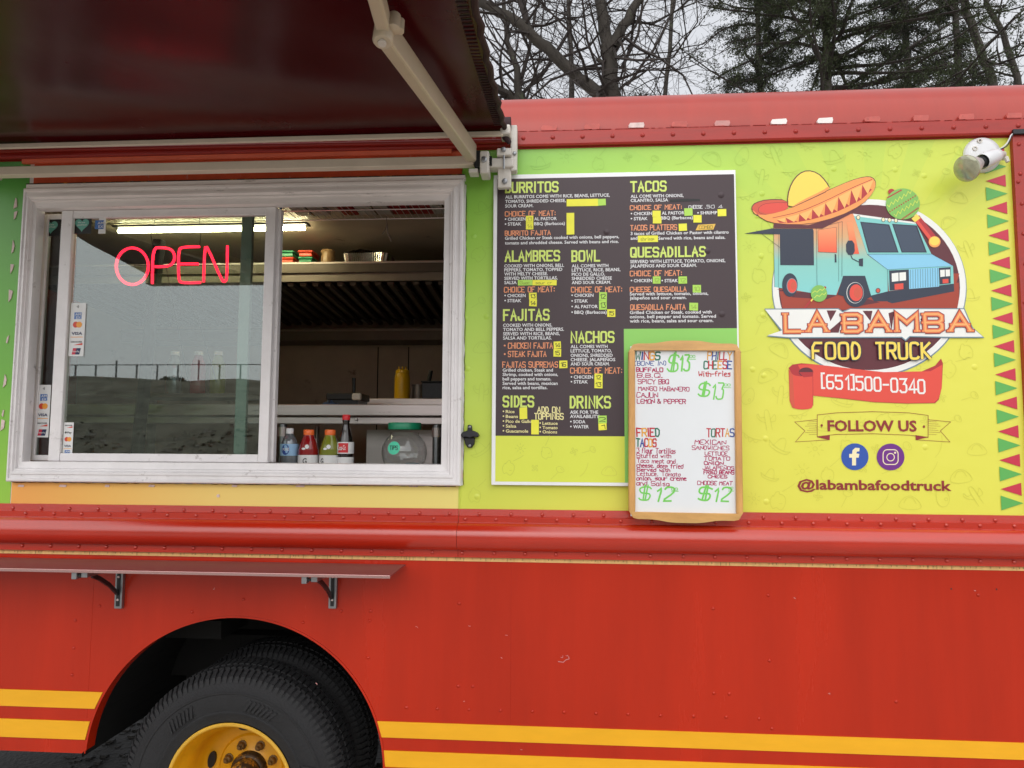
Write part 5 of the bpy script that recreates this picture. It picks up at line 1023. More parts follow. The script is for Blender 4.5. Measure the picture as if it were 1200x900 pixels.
MB().tube([q+Vector((.02, .0, -.012)), q+Vector((.024, -.004, -.03))], [.008, .006], 8).build('wing_nut', 'bracket_white', FL)
w0 = U(1170, 175, -.02)
for m_, off in (('lamp_white', 0), ('wire', .008)):
    pts = [U(1169.5, 175.5, -.03), U(1178, 171+off*300, -.035), U(1183, 163+off*500, -.03), U(1185, 157+off*300, -.028), U(1193, 153.5, -.025), U(1202, 155, -.02)]
    pts = [Vector(v) for v in pts]; P3 = [pts[0]]
    for i in range(len(pts)-1): P3 += [pts[i].lerp(pts[i+1], .33), pts[i].lerp(pts[i+1], .67)]
    MB().tube(P3+[pts[-1]], .0022, 6).build('cable', m_, FL, smooth=True)
MB().box(U(1187, 157, -.03).x, U(1210, 157, -.03).x, -.034, -.022, U(1190, 157.5, -.03).z, U(1190, 151.5, -.03).z).build('cable_clip', 'iron', FL, bevel=.002)

# ================================================================== THINGS ON THE INNER LEDGE
LZ = IB-.068; LY = .17
K = empty('ledge', ((IL+IR)/2, .14, LZ), 'steel service ledge just inside the serving window', 'counter')
MB().box(XL+.1, IR+.25, .1115, .30, LZ-.004, LZ-.0002).build('ledge_top', 'steel', K); MB().box(XL+.1, IR+.25, .288, .30, LZ-.05, LZ-.0045).build('ledge_lip', 'steel', K)
def bottle(px, prof, body, capm, capr, lab, labels, cat='bottle', grp='drink bottles on the ledge', Y=LY, pyt=None):
    c = U(px, 525, Y); root = empty('bottle', (c.x, Y, LZ), lab, cat, grp); H = prof[-1][1]
    MB().lathe([(0, 0)]+prof, (c.x, Y, LZ), 'Z', 32).build('body', body, root, smooth=True)
    MB().lathe([(capr, H-.004), (capr+.0008, H-.002), (capr+.0008, H+.015), (capr-.001, H+.017), (0, H+.017)], (c.x, Y, LZ), 'Z', 28).build('cap', capm, root, smooth=True)
    for (z0, z1, rr_, m_, prs) in labels:
        g = MB().lathe([(rr_, z0), (rr_, z1)], (c.x, Y, LZ), 'Z', 40); o = g.build('label', m_, root, smooth=True)
        for (s_, xa, za, xb, h, pm, kind) in prs:
            wf = lambda q, R0=rr_+.0007, cx=c.x: (cx+R0*math.sin((q[0]-cx)/R0), Y-R0*math.cos((q[0]-cx)/R0), q[2])
            g = MB()
            if kind == 't': text(g, s_, c.x+xa, LZ+za, c.x+xb, h, 0, bold=.02, slope=.06 if s_ != 'G' else 0, warp=wf)
            elif kind == 'r':
                n = 10; b0 = [wf((c.x+xa+(xb-xa)*i/n, 0, LZ+zz_)) for zz_ in (za, za+h) for i in range(n+1)]; g.add([(v[0], v[1], v[2]) for v in b0], [(i, i+1, n+2+i, n+1+i) for i in range(n)])
            else:
                el_ = ellipse((xa+xb)/2, za+h/2, (xb-xa)/2, h/2, 20); g.add([wf((c.x+a_, 0, LZ+b_)) for a_, b_ in el_], [tuple(range(20))])
            g.build('print', pm, o, fixn=False)
    return root
top = lambda py, px: U(px, py, LY).z-LZ
hw, hg1, hcoke = top(502.5, 339), top(503.5, 361), top(487.5, 404)
bottle(339, [(.028, 0), (.033, .006), (.033, .03), (.031, .035), (.033, .04), (.033, .055), (.031, .06), (.033, .07), (.0335, hw-.105), (.0335, hw-.075), (.033, hw-.068), (.029, hw-.058), (.030, hw-.053), (.024, hw-.040), (.025, hw-.037), (.016, hw-.025), (.0125, hw-.018), (.0125, hw-.015)], 'water', 'board_white', .0135, 'clear water bottle with a white cap and blue label, leftmost of the ledge drinks',
       [(hw-.103, hw-.058, .0342, 'label_sky', [('', -.017, hw-.100, .013, .040, 'label_blue', 'e'), ('PURE', -.014, hw-.084, .012, .010, 'label_white', 't')])])
for px, m_, cl in ((361.5, 'drink_red', 'red sports drink bottle with an orange cap'), (386.5, 'drink_green', 'yellow-green sports drink bottle with an orange cap')):
    H = hg1-.017
    bottle(px, [(.033, 0), (.0375, .008), (.0375, H-.115), (.034, H-.108), (.0345, H-.098), (.038, H-.088), (.0375, H-.06), (.031, H-.035), (.026, H-.022), (.020, H-.008), (.0185, H)], m_, 'orange_cap', .0195, cl,
           [(H-.170, H-.080, .0386, 'label_white', [('G', -.008 if px < 370 else -.026, H-.112, .008 if px < 370 else -.012, .021, 'black', 't'), ('', -.02, H-.150, .02, .015, 'label_red' if px < 370 else 'card_orange', 'r')]),
            (H-.0785, H-.058, .0384, m_, [('', -.014, H-.060, .002, .008, 'label_white', 'e'), ('', .000, H-.056, .015, .016, 'label_white', 'e')])])
H = hcoke-.012
bottle(405, [(.026, 0), (.029, .006), (.0275, .04), (.026, .06), (.029, .09), (.0305, H-.125), (.030, H-.10), (.025, H-.07), (.018, H-.045), (.0135, H-.025), (.0125, H-.012), (.0145, H-.009), (.0145, H-.004), (.013, H)], 'cola', 'label_red', .0142, 'tall slim glass cola bottle with a red and white label',
       [(H-.132, H-.088, .0316, 'label_white', [('', -.023, H-.128, .019, .036, 'label_red', 'r')]), (H-.19, H-.145, .0312, 'label_white', [])])
c = U(403, 525, LY); g = MB()
text(g, 'Coca-Cola', c.x-.021+.003, LZ+H-.119, c.x+.021, .019, 0, bold=.015, slope=.05, warp=lambda q: (c.x+.0335*math.sin((q[0]-c.x)/.0335)+.002, LY-.0335*math.cos((q[0]-c.x)/.0335)-.0004, q[2])); 
g.build('print', 'label_white', [o for o in bpy.data.objects if o.get('label', '').startswith('tall slim glass')][0], fixn=False)
# three more bottles dimly seen behind the closed pane
for px, cl, cp, bm_, lb in ((205, 'water', 'board_white', 'water', 'dim water bottle behind the closed pane, leftmost of three'), (233, 'x', 'board_white', 'drink_red', 'dim reddish drink bottle behind the closed pane, middle of three'), (256, 'x', 'board_white', 'drink_green', 'dim greenish drink bottle behind the closed pane, right of three')):
    c = U(px, 420, .95); Hb = .20; zb_ = U(px, 412, .95).z-Hb-.017; root = empty('bottle', (c.x, .95, zb_), lb, 'bottle', 'bottles behind the closed pane')
    MB().lathe([(0, 0), (.036, 0), (.038, .01), (.038, .09), (.036, .10), (.038, .12), (.036, .15), (.022, .185), (.018, .20)], (c.x, .95, zb_), 'Z', 24).build('body', bm_, root, smooth=True)
    MB().lathe([(.021, .198), (.021, .217), (0, .218)], (c.x, .95, zb_), 'Z', 20).build('cap', cp, root, smooth=True)
if 1:
    c = U(230, 420, .95); zc_ = U(230, 412, .95).z-.2175
    r_ = empty('side_shelf', (c.x, 1.0, zc_-.03), 'narrow steel shelf carrying three bottles behind the closed pane', 'shelf'); MB().box(c.x-.35, c.x+.3, .85, 1.15, zc_-.02, zc_-.0005).build('shelf_top', 'steel_dull', r_); 
    for q_ in (-.33, .27): MB().box(c.x+q_, c.x+q_+.03, 1.1, 1.13, 1.071, zc_-.021).build('leg', 'steel_dull', r_)
# tip jar
c = U(474, 520, LY+.02); JY = LY+.02; JR = .0865; jc = U(474, 530, JY).z
J = empty('tip_jar', (c.x, JY, LZ), 'round clear tip jar with a green lid and a round TIPS label', 'tip jar')
jp = [(0, .002), (.045, 0)]+[(JR*math.cos(R_(a)), jc-LZ+JR*math.sin(R_(a))) for a in range(-60, 50, 8)]+[(.056, jc-LZ+JR*.76), (.056, jc-LZ+JR*.88)]
MB().lathe(jp, (c.x, JY, LZ), 'Z', 40).build('glass_bowl', 'jar_glass', J, smooth=True)
hl_ = U(474, 495.5, JY).z-LZ; MB().lathe([(.056, hl_-.026), (.0625, hl_-.026), (.0635, hl_-.022), (.0635, hl_-.003), (.061, hl_), (0, hl_+.001)], (c.x, JY, LZ), 'Z', 48).build('lid', 'lid_green', J, smooth=True)
g = MB(); lcx = U(461.5, 525, JY-.08)
def on_bowl(q): 
    dx = q[0]-c.x; dz = q[2]-jc; return (q[0], JY-math.sqrt(max(0, (JR+.0012)**2-dx*dx-dz*dz)), q[2])
el_ = ellipse(lcx.x, lcx.z, .0245, .0245, 28); ctr = on_bowl((lcx.x, 0, lcx.z)); vs = [ctr]+[on_bowl((a_, 0, b_)) for a_, b_ in ellipse(lcx.x, lcx.z, .0125, .0125, 28)]+[on_bowl((a_, 0, b_)) for a_, b_ in el_]
g.add(vs, [(0, 1+i, 1+(i+1) % 28) for i in range(28)]+[(1+i, 29+i, 29+(i+1) % 28, 1+(i+1) % 28) for i in range(28)]); g.build('label', 'tips_label', J, fixn=False, smooth=True)
g = MB(); strokes(g, 'TiPS', lcx.x-.016, lcx.z-.006, lcx.x+.016, .014, .0022, 0, smooth=1, jit=.2); g.v = [(v[0], on_bowl((v[0], 0, v[2]))[1]-.0012, v[2]) for v in g.v]; g.build('handwriting', 'ink_black', J, fixn=False)
for k_ in range(5):          # folded notes inside
    a = Vector((c.x+rnd.uniform(-.03, .04), JY+rnd.uniform(-.02, .03), LZ+.012+.012*k_)); mt = Matrix.Translation(a) @ Matrix.Rotation(rnd.uniform(0, 3), 4, 'Z') @ Matrix.Rotation(rnd.uniform(-.7, .7), 4, 'X')
    MB().box(-.033, .033, -.016, .016, -.0006, .0006, mtx=mt).build('banknote', 'lg_shade', J)

# ================================================================== INSIDE OF THE TRUCK
# steel cook counter with rails and legs
CY = .85
def I(px, py, y): return U(px, py, y)
cz1, cz0 = I(420, 474, CY).z, I(420, 487, CY).z
Cn = empty('cook_counter', (-1.0, 1.2, 1.07), 'long stainless steel cooking counter inside the truck', 'counter')
MB().box(-2.6, .1, CY, 1.35, cz0, cz1).build('counter_top', 'steel', Cn, bevel=.003); rz1, rz0 = I(420, 488.5, CY).z, I(420, 497, CY).z
MB().box(-2.6, .1, CY+.02, CY+.06, rz0, rz1).build('front_rail', 'steel', Cn, bevel=.004)
for px in (329, 511): p = I(px, 520, CY+.02); MB().tube([(p.x, CY+.04, 1.071), (p.x, CY+.04, rz0-.001)], .021, 16).build('leg', 'galv', Cn, smooth=True); MB().lathe([(.025, 0), (.025, .045)], (p.x, CY+.04, rz0-.06), 'Z', 16).build('leg_collar', 'steel', Cn)
p = I(371, 520, 1.3); MB().tube([(p.x, 1.3, 1.071), (p.x, 1.3, rz0)], .014, 12).build('leg', 'steel', Cn)
a, b = I(429, 545, 1.2), I(500, 504, 1.2); MB().box(a.x, b.x+.2, 1.2, 1.22, 1.09, b.z).build('lower_panel', 'steel', Cn)
p = I(416, 491, CY-.005); MB().lathe([(.010, 0), (.010, .006), (.007, .010), (0, .010)], (p.x, CY+.02, p.z), 'Y', 12).build('bolt_head', 'steel', Cn)
MB().box(-2.2, -1.5, 1.0, 1.9, 1.071, 1.28).build('lower_shelf', 'steel_dull', Cn)
# raised steel ledge at the right, bottle & tubs on it
a, b = I(428, 474, 1.36), I(530, 467, 1.36); Rz = I(470, 467, 1.36).z
Rs = empty('back_shelf', ((a.x+b.x)/2, 1.4, cz1), 'raised steel ledge behind the counter at the right', 'shelf'); MB().box(a.x, b.x+.1, 1.352, 1.62, cz1-.05, Rz).build('ledge_block', 'steel', Rs, bevel=.003)
p = I(471, 467, 1.44); wq = .043
Mu = empty('squeeze_bottle', (p.x, 1.44, Rz), 'tall yellow squeeze bottle on the raised ledge inside', 'squeeze bottle')
MB().lathe([(0, 0), (.041, .001), (.043, .01), (.043, .12), (.040, .135), (.034, .15)], (p.x, 1.44, Rz), 'Z', 28).build('body', 'mustard', Mu, smooth=True)
MB().lathe([(.038, .145), (.038, .160), (.030, .166), (0, .167)], (p.x, 1.44, Rz), 'Z', 24).build('lid', 'mustard', Mu)
for q_ in (-.02, 0, .02): MB().lathe([(.005, .165), (.003, .185), (0, .186)], (p.x+q_, 1.44, Rz), 'Z', 10).build('nozzle', 'mustard', Mu)
p = I(508, 467, 1.44); Tb = empty('utensil_tub', (p.x, 1.44, Rz), 'dark grey plastic tub with a black-handled knife on the raised ledge', 'tub')
MB().box(p.x-.055, p.x+.08, 1.38, 1.5, Rz+.001, Rz+.09).build('tub', 'iron', Tb, bevel=.004); MB().box(p.x-.06, p.x+.085, 1.375, 1.505, Rz+.0905, Rz+.098).build('rim', 'black', Tb, bevel=.002)
MB().tube([(p.x-.03, 1.42, Rz+.06), (p.x-.02, 1.42, Rz+.12), (p.x-.012, 1.42, Rz+.16)], [.008, .012, .011], 8).build('knife_handle', 'black', Tb, smooth=True); MB().tube([(p.x+.06, 1.45, Rz+.06), (p.x+.085, 1.45, Rz+.14)], .009, 8).build('knife_handle', 'black', Tb)
p = I(490, 467, 1.5); Jr = empty('metal_tin', (p.x, 1.5, Rz), 'small dull steel tin between the yellow bottle and the grey tub', 'tin'); MB().lathe([(0, .001), (.034, .001), (.034, .08), (.036, .081), (.036, .088), (.031, .088), (.031, .03), (0, .03)], (p.x, 1.5, Rz), 'Z', 24).build('can', 'steel_dull', Jr, smooth=True)
# knife block & pan on the counter
p = I(405, 473, 1.05); Pn = empty('griddle_pan', (p.x, 1.05, cz1), 'black pan with a pale-gripped scraper on the counter', 'pan')
MB().box(p.x-.08, p.x+.09, .98, 1.18, cz1+.03, cz1+.065).build('pan', 'black', Pn, bevel=.006); MB().box(p.x-.07, p.x+.08, .99, 1.17, cz1+.0005, cz1+.0295).build('stand', 'iron', Pn)
q = I(415, 450, 1.0); MB().tube([(q.x, 1.0, cz1+.05), (q.x-.002, 1.0, q.z+.03)], [.008, .010], 8).build('handle', 'black', Pn); MB().box(q.x+.0, q.x+.045, .96, .99, cz1+.028, cz1+.062).build('scraper', 'bracket_white', Pn, bevel=.008)
q = I(388, 468, 1.0); Rg = empty('blue_cloth', (q.x, 1.0, cz1), 'crumpled dark blue cloth beside the black pan', 'cloth'); mat('cloth_blue', S(52, 72, 110), .8, var=.2)
g = MB(); n = 9
vv = [[(q.x-.05+.1*i/n, .97+.09*j/n, cz1+.004+.028*max(0, math.sin(math.pi*i/n)*math.sin(math.pi*j/n))*(1+.6*math.sin(i*2.1+j*1.7))) for j in range(n+1)] for i in range(n+1)]
g.v = [v for r_ in vv for v in r_]; g.f = [(i*(n+1)+j, (i+1)*(n+1)+j, (i+1)*(n+1)+j+1, i*(n+1)+j+1) for i in range(n) for j in range(n)]; g.mi = [0]*len(g.f); g.build('cloth', 'cloth_blue', Rg, smooth=True)
# range hood with baffle filters
HY = 1.15
h1, h0, hbz = I(420, 307.5, HY).z, I(420, 319, HY).z, I(420, 329, HY+.01).z
Hd = empty('range_hood', (-.9, 1.6, h0), 'long dark range hood with slanting baffle filters over the counter', 'range hood')
MB().box(-2.9, .3, HY, 2.2, h0, h1).build('hood_top', 'hood_steel', Hd, bevel=.002); MB().box(-2.9, .3, HY-.004, HY-.0005, h1-.006, h1+.004).build('top_edge', 'steel', Hd)
MB().box(-2.9, .3, HY+.012, HY+.03, hbz, h0-.001).build('hood_lip', 'steel_dull', Hd)
f0, f1 = Vector((0, HY+.03, hbz-.004)), Vector((0, 2.05, I(420, 378, 2.05).z)); xx = -2.85; i = 0
sl = (f1.z-f0.z)/(f1.y-f0.y)
while xx < .25:
    g = MB(); w = .036; vs = []
    for (dx, dn) in ((0, 0), (w, 0), (w*.86, -.016), (w*.14, -.016)):
        vs += [(xx+dx, f0.y, f0.z+dn), (xx+dx, f1.y, f1.z+dn)]
    g.add(vs, [(0, 1, 3, 2), (4, 5, 7, 6), (2, 3, 5, 4), (6, 7, 1, 0), (0, 2, 4, 6), (1, 7, 5, 3)]); g.build('baffle', 'filter', Hd); xx += .068
MB().add([(-2.88, f0.y, f0.z+.02), (.28, f0.y, f0.z+.02), (.28, f1.y, f1.z+.02), (-2.88, f1.y, f1.z+.02)], [(0, 1, 2, 3)]).build('filter_back', 'black', Hd)
z1_ = I(420, 384, 1.95).z; MB().box(-2.9, .3, 1.95, 2.2, z1_-.08, z1_).build('drip_tray', 'hood_steel', Hd, bevel=.003); MB().box(-2.9, .3, 1.94, 1.9495, z1_-.022, z1_-.012).build('tray_edge', 'steel_dull', Hd)
# back wall sheet seams
g = MB()
for px in (442, 478): x = I(px, 430, 2.2).x; g.box(x-.003, x+.003, 2.214, 2.2195, 1.3, z1_-.09)
g.build('panel_seam', 'under', T)
# on the hood: stacked tubs, jar, foil tray
HZ = h1+.0045
for px, py, m_, lb in ((339, 303, 'tub_red', 'red food tub, lower left of the four on the hood'), (339, 295, 'tub_green', 'green food tub, upper left of the four on the hood'), (361, 303, 'tub_green', 'green food tub, lower right of the four on the hood'), (361, 295, 'tub_red', 'red food tub, upper right of the four on the hood')):
    p = I(px, py, HY+.06); up = py < 300; zt_ = HZ+(.037 if up else .001); root = empty('food_tub', (p.x, HY+.08, zt_), lb, 'food tub', 'stacked tubs on the hood')
    MB().box(p.x-.036, p.x+.036, HY+.02, HY+.14, zt_, zt_+.022).build('tub', m_, root, bevel=.006); MB().box(p.x-.041, p.x+.041, HY+.015, HY+.145, zt_+.0225, zt_+.034).build('lid', m_, root, bevel=.005)
p = I(384, 296, HY+.07); root = empty('glass_jar', (p.x, HY+.08, HZ), 'amber-tinted jar between the tubs and the foil tray', 'jar'); MB().lathe([(0, .001), (.036, .001), (.038, .01), (.037, .05), (.034, .062), (.040, .075), (.034, .085), (0, .086)], (p.x, HY+.08, HZ), 'Z', 24).build('jar_body', 'jar_amber', root, smooth=True)
a, b = I(402, 306, HY+.05), I(455, 291, HY+.05); root = empty('foil_tray', ((a.x+b.x)/2, HY+.12, HZ), 'crimped foil tray with a crumpled foil cover on the hood', 'foil tray'); g = MB(); n = 90; pr0 = []; pr1 = []
per = rrect(a.x, HY+.04, b.x, HY+.22, .03, 5); L_ = []
for i in range(len(per)):
    q0, q1 = Vector(per[i]), Vector(per[(i+1) % len(per)]); m_n = max(1, int((q1-q0).length/.0055))
    for j in range(m_n): L_.append(q0.lerp(q1, j/m_n))
cc = Vector(((a.x+b.x)/2, HY+.13)); n = len(L_)
for i, q in enumerate(L_):
    d = (q-cc).normalized(); off = .0030*(1 if i % 2 else -1); pr0.append((q.x-d.x*.012+d.x*off, q.y-d.y*.012+d.y*off, HZ+.001)); pr1.append((q.x+d.x*off, q.y+d.y*off, HZ+.058))
g.add(pr0+pr1, [(i, (i+1) % n, n+(i+1) % n, n+i) for i in range(n)]); g.build('tray', 'foil', root)
g = MB(); m1, m2 = 16, 8; vs = []
for i in range(m1+1):
    for j in range(m2+1):
        u, v = i/m1, j/m2; vs.append((a.x+.004+(b.x-a.x-.05)*u, HY+.045+.17*v, HZ+.06+.032*math.sin(math.pi*u)*math.sin(math.pi*(v*.7+.2))+rnd.uniform(-.003, .003)))
g.add(vs, [(i*(m2+1)+j, (i+1)*(m2+1)+j, (i+1)*(m2+1)+j+1, i*(m2+1)+j+1) for i in range(m1) for j in range(m2)]); g.build('foil_cover', 'foil', root)
# fluorescent lamp
TY = .95; a, b = I(139, 271, TY), I(357, 269, TY); LA = empty('tube_light', ((a.x+b.x)/2, TY, a.z), 'lit fluorescent tube light under the truck ceiling', 'ceiling light')
MB().tube([(a.x, TY, a.z), (b.x, TY, a.z)], .0105, 12).build('tube', 'tube', LA, smooth=True); MB().box(a.x-.02, b.x+.02, TY-.03, TY+.03, a.z+.014, a.z+.065).build('housing', 'iron', LA, bevel=.004)
MB().box(a.x+.3, a.x+.34, TY-.01, TY+.01, a.z+.066, zf-.031).build('hanger', 'iron', LA); MB().box(b.x-.3, b.x-.26, TY-.01, TY+.01, a.z+.066, zf-.031).build('hanger', 'iron', LA)
# conduit along the ceiling
CO = empty('conduit', (-.5, 1.4, 2.6), 'thin grey electrical conduit running right from the tube light', 'conduit'); p, q = I(357, 261, 1.3), I(525, 257, 1.3)
MB().tube([(p.x, 1.3, p.z), (q.x, 1.3, p.z)], .006, 8).build('pipe', 'galv', CO); MB().tube([(p.x, 1.3, p.z-.02), (q.x-.1, 1.3, p.z-.016), (q.x, 1.28, p.z-.006)], .004, 8).build('cable', 'black', CO)
# wire shelf near the window with cartons
WS = empty('wire_shelf', (-1.0, .5, 2.5), 'overhead white wire shelf loaded with cartons', 'wire shelf'); wy0, wy1 = .36, .80
wz = I(420, 257, wy1).z
for y in (wy0, wy0+.012, wy0+.15, wy0+.3, wy1): MB().tube([(-2.7, y, wz-(.0 if y > wy0+.02 else .006)), (.2, y, wz-(.0 if y > wy0+.02 else .006))], .0030, 6).build('long_wire', 'steel', WS)
MB().tube([(-2.7, wy0, wz+.030), (.2, wy0, wz+.030)], .0035, 6).build('long_wire', 'steel', WS)
me_ = None; x = -2.68
while x < .18:
    if me_ is None: me_ = MB().tube([(0, wy0, wz+.03), (0, wy0+.001, wz+.004), (0, wy1, wz+.004)], .0019, 5).build('cross_wire', 'steel', WS); me_.location.x = x
    else: c2 = me_.copy(); COL.objects.link(c2); c2.location.x = me_.location.x+(x+2.68)
    x += .030
for px, w, m_, lb in ((345, .16, 'carton_white', 'pale carton at the left end of the wire shelf'), (392, .07, 'carton_red', 'narrow dark red carton on the wire shelf'), (425, .17, 'carton_white', 'wide pale carton in the middle of the wire shelf'), (470, .20, 'carton_red', 'wide red carton on the right of the wire shelf'), (512, .12, 'carton_white', 'pale carton at the right end of the wire shelf')):
    p = I(px, 240, .5); bx = empty('carton', (p.x, .58, wz+.008), lb, 'carton', 'cartons on the wire shelf'); MB().box(p.x-w/2, p.x+w/2, .40, .76, wz+.0075, wz+.085).build('box', m_, bx, bevel=.002); MB().box(p.x-.004, p.x+.004, .3985, .7615, wz+.0068, wz+.0858).build('flap_seam', 'hub_dark', bx)
g = MB(); p = I(453, 254, .36); g.tube([p, p+Vector((.002, 0, -.03)), p+Vector((-.004, 0, -.055)), p+Vector((-.018, 0, -.075))], .0022, 5); g.tube([p+Vector((.002, 0, -.03)), p+Vector((.006, 0, -.07)), p+Vector((.022, 0, -.105))], .0028, 5); ct = empty('cable_tie', p, 'pale frayed cable tie dangling from the wire shelf', 'cable tie'); g.build('strap', 'steel_dull', ct)
g = MB(); p = I(330, 240, .34); g.tube([p+Vector((.02, 0, .02)), p+Vector((.0, 0, .01)), p+Vector((-.006, 0, -.03))], .006, 6); ct = empty('cord', p, 'dark blue cord looped at the left end of the wire shelf', 'cord'); g.build('strand', 'cloth_blue', ct)
# dark upright behind the closed pane (inner post)
p, q = I(184, 330, .7), I(165, 530, .7); PO = empty('inner_post', (p.x, .7, 1.07), 'dark slanted prop behind the closed pane', 'post')
beam(Vector((I(160, 545, .7).x-.03, .7, 1.075)), Vector((I(186, 300, .7).x, .7, 2.6)), .05, .04, 'prop', 'under', par=PO)

# ================================================================== TREES
TY0 = 6.5
def Vt(px, py, y=TY0): return U(px, py, y)
def limb(g, pts, r0, r1, n=7):
    P_ = [Vector(p) for p in pts]; q = []
    for i in range(len(P_)-1):
        for t in (0, .34, .67): q.append(P_[i].lerp(P_[i+1], t)+Vector([rnd.uniform(-1, 1)*r0*.22 for _ in range(3)]) if t else P_[i])
    q.append(P_[-1]); rs = [r0+(r1-r0)*i/(len(q)-1) for i in range(len(q))]; g.tube(q, rs, n, caps=False); return list(zip(q, rs))
def grow(g, p, d, L, r, lev, leaf=None):
    n = 4 if lev > 0 else 3; pts = [p]; dd = d.copy()
    for i in range(n):
        dd = (dd+Vector((rnd.gauss(0, .22), rnd.gauss(0, .22), rnd.gauss(.03, .2)))).normalized(); pts.append(pts[-1]+dd*L/n)
    g.tube(pts, [r*(1-.65*i/n) for i in range(n+1)], 4 if r > .012 else 3, caps=False)
    if lev <= 0: return
    for k in range(rnd.choice((2, 3, 4))):
        i = rnd.randint(1, n); a = (dd+Vector((rnd.gauss(0, .8), rnd.gauss(0, .7), rnd.gauss(.15, .6)))).normalized(); grow(g, pts[i], a, L*rnd.uniform(.5, .75), r*.5, lev-1)
def bare_tree(limbs, lab, grp, y, seedn, nchild=1.0, lev=3, L0=1.5):
    global rnd
    rnd = random.Random(seedn); base = Vector(limbs[0][0][0]); root = empty('bare_tree', (base.x, base.y, 0), lab, 'tree', grp); gt = MB(); gb = MB(); path = []
    for pts, r0, r1, tr in limbs: path.append((limb(gt if tr else gb, pts, r0, r1, 12 if tr else 8), r0))
    gt.build('trunk', 'bark', root, smooth=True, fixn=False)
    for pa, r0 in path:
        for (p, r) in pa:
            if p.z < 4.6: continue
            for k in range((1 if rnd.random() < .72*nchild else 0)+(1 if rnd.random() < .2*nchild else 0)):
                d = Vector((rnd.gauss(0, 1), rnd.gauss(0, .8), rnd.gauss(.35, .8))).normalized(); grow(gb, p, d, L0*rnd.uniform(.5, 1.2), min(.022, r*.4), lev)
    gb.build('branch', 'twig', root, fixn=False, kind='stuff'); return root
gv = lambda px, y=TY0: Vector((Vt(px, 110, y).x, y, -.05))
bare_tree([([gv(726), Vt(722, 200), Vt(718, 112)], .15, .11, 1), ([Vt(718, 112), Vt(716, 80), Vt(712, 50), Vt(705, 10), Vt(694, -60), Vt(690, -160)], .105, .05, 1), ([Vt(719, 55), Vt(730, 30), Vt(745, 5), Vt(765, -30), Vt(790, -110)], .075, .035, 1),
           ([Vt(714, 118), Vt(690, 100), Vt(660, 75), Vt(632, 50), Vt(605, 25), Vt(575, 8), Vt(530, -15), Vt(480, -60)], .085, .05, 1), ([Vt(713, 80), Vt(700, 69)], .035, .028, 1),
           ([Vt(622, 40), Vt(614, 15), Vt(604, -20)], .05, .025, 0), ([Vt(728, 80), Vt(748, 40), Vt(755, -10)], .022, .012, 0), ([Vt(652, 70), Vt(690, 55), Vt(716, 20)], .022, .010, 0), ([Vt(735, 100), Vt(765, 60), Vt(790, 10), Vt(800, -60)], .02, .01, 0)],
          'thick forked bare tree with a long limb sloping to the left, beside the awning edge', 'bare trees behind the truck', TY0, 11, 1.0, 3)
y2 = 8.0
bare_tree([([gv(614, y2), Vt(612, 150, y2), Vt(608, 112, y2)], .12, .10, 1), ([Vt(608, 112, y2), Vt(606, 80, y2), Vt(594, 50, y2), Vt(590, 0, y2)], .06, .03, 1), ([Vt(609, 118, y2), Vt(590, 108, y2), Vt(565, 92, y2), Vt(530, 60, y2)], .07, .04, 1), ([Vt(609, 100, y2), Vt(620, 60, y2), Vt(628, 10, y2)], .035, .02, 0), ([Vt(610, 112, y2), Vt(640, 80, y2), Vt(670, 30, y2)], .03, .015, 0)],
          'slender bare tree with low crossing branches, leftmost above the roof', 'bare trees behind the truck', y2, 23, 1.3, 3)
bare_tree([([gv(672, 9), Vt(671, 150, 9), Vt(669, 60, 9), Vt(662, -60, 9)], .06, .03, 1)], 'thin straight bare sapling between the two bare trees at left', 'bare trees behind the truck', 9, 31, 1.1, 2, 1.2)
bare_tree([([gv(772, 9), Vt(775, 150, 9), Vt(785, 60, 9), Vt(792, -60, 9)], .04, .03, 1)], 'thin bare sapling between the forked tree and the evergreen', 'bare trees behind the truck', 9, 37, 1.3, 2, 1.3)
bare_tree([([gv(1172, 7.5), Vt(1170, 150, 7.5), Vt(1163, 95, 7.5), Vt(1148, 55, 7.5), Vt(1132, 15, 7.5), Vt(1120, -50, 7.5)], .065, .05, 1), ([Vt(1150, 60, 7.5), Vt(1175, 35, 7.5), Vt(1205, 5, 7.5)], .025, .012, 0)], 'leaning bare trunk to the right of the evergreens', 'bare trees behind the truck', 7.5, 41, .9, 2, 1.2)
bare_tree([([gv(1200, 8.5), Vt(1198, 140, 8.5), Vt(1192, 90, 8.5), Vt(1176, 40, 8.5), Vt(1156, 5, 8.5), Vt(1150, -50, 8.5)], .06, .03, 1), ([Vt(1190, 82, 8.5), Vt(1172, 72, 8.5), Vt(1168, 55, 8.5)], .02, .012, 0)], 'thin curved bare tree at the right edge', 'bare trees behind the truck', 8.5, 43, .9, 2, 1.2)
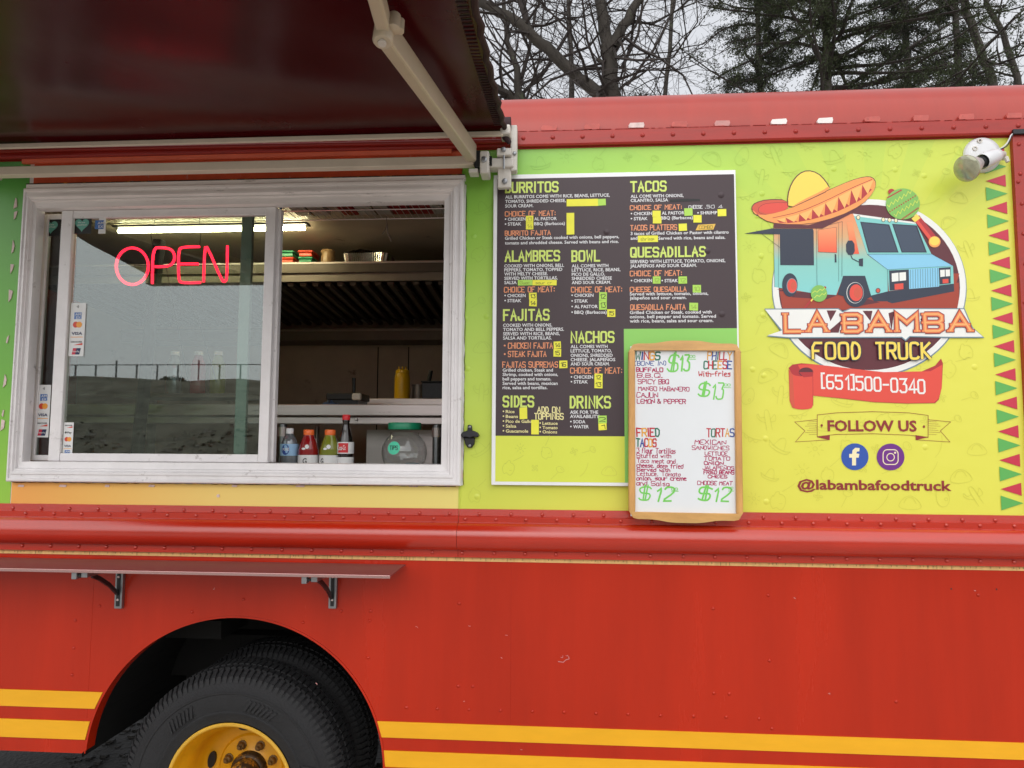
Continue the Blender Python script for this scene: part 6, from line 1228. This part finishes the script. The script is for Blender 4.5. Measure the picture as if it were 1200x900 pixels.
def cedar(px, y, ztop, spread, z0, lab, nb, seedn, mk, lean=0):
    global rnd
    rnd = random.Random(seedn); b = gv(px, y); root = empty('evergreen_tree', (b.x, y, 0), lab, 'tree', 'evergreens behind the truck'); gt = MB(); gb = MB(); gf = MB()
    limb(gt, [b, b+Vector((lean*.3, 0, 4)), b+Vector((lean, 0, ztop))], .15*ztop/11, .02, 10); gt.build('trunk', 'bark', root, smooth=True, fixn=False)
    for k in range(nb):
        z = rnd.uniform(z0, ztop-.3); t = (z-z0)/(ztop-z0); L = spread*(1-t*.75)*rnd.uniform(.35, 1.0); a = rnd.uniform(0, 2*math.pi); p = Vector((b.x+lean*z/ztop, y, z)); d = Vector((math.cos(a), math.sin(a), rnd.uniform(-.05, .35))).normalized()
        pts = [p]; n = 6
        for i in range(n): d = (d+Vector((rnd.gauss(0, .16), rnd.gauss(0, .16), rnd.gauss(-.01, .12)))).normalized(); pts.append(pts[-1]+d*L/n)
        gb.tube(pts, [.028*(1-.8*i/n)+.003 for i in range(n+1)], 4, caps=False)
        for i in range(1, n+1):
            for s_ in range(5):
                e = (pts[i]-pts[i-1]).normalized(); dd = (e*.7+Vector((rnd.gauss(0, .6), rnd.gauss(0, .6), rnd.gauss(-.02, .35)))).normalized(); sl_ = rnd.uniform(.12, .42)*(.6+.4*L/spread); q = pts[i-1].lerp(pts[i], rnd.random())
                gb.tube([q, q+dd*sl_], [.005, .002], 3, caps=False)
                for m in range(34):
                    c_ = q+dd*sl_*rnd.uniform(.15, 1.1)+Vector((rnd.gauss(0, .030), rnd.gauss(0, .030), rnd.gauss(-.008, .028))); u = (dd+Vector((rnd.gauss(0, .7), rnd.gauss(0, .7), rnd.gauss(0, .7)))).normalized(); w = u.cross(Vector((rnd.random(), rnd.random(), 1))).normalized()*rnd.uniform(.004, .009); u *= rnd.uniform(.022, .048)
                    gf.v += [tuple(c_-w), tuple(c_+w), tuple(c_+u)]; b_ = len(gf.v); gf.f.append((b_-3, b_-2, b_-1)); gf.mi.append(0)
    gb.build('branch', 'twig', root, fixn=False, kind='stuff'); gf.build('foliage', mk, root, fixn=False, kind='stuff')
cedar(972, 7.0, 10.5, 3.1, 4.7, 'big ragged dark evergreen right of the middle, behind the roof', 125, 5, 'needle')
cedar(890, 8.6, 10.0, 1.9, 5.0, 'smaller evergreen overlapping the left side of the big one', 32, 8, 'needle_dark')
cedar(1062, 8.8, 10.5, 1.7, 5.0, 'narrow dark evergreen just right of the big one', 40, 15, 'needle_dark')
cedar(1122, 8.0, 10.0, 1.15, 5.0, 'slim sparse evergreen beside the leaning bare trunk', 34, 9, 'needle_dark')
cedar(757, 9.5, 7.6, .8, 5.4, 'low young evergreen showing just above the roof beside the forked tree', 26, 19, 'needle')
bpy.context.view_layer.update()
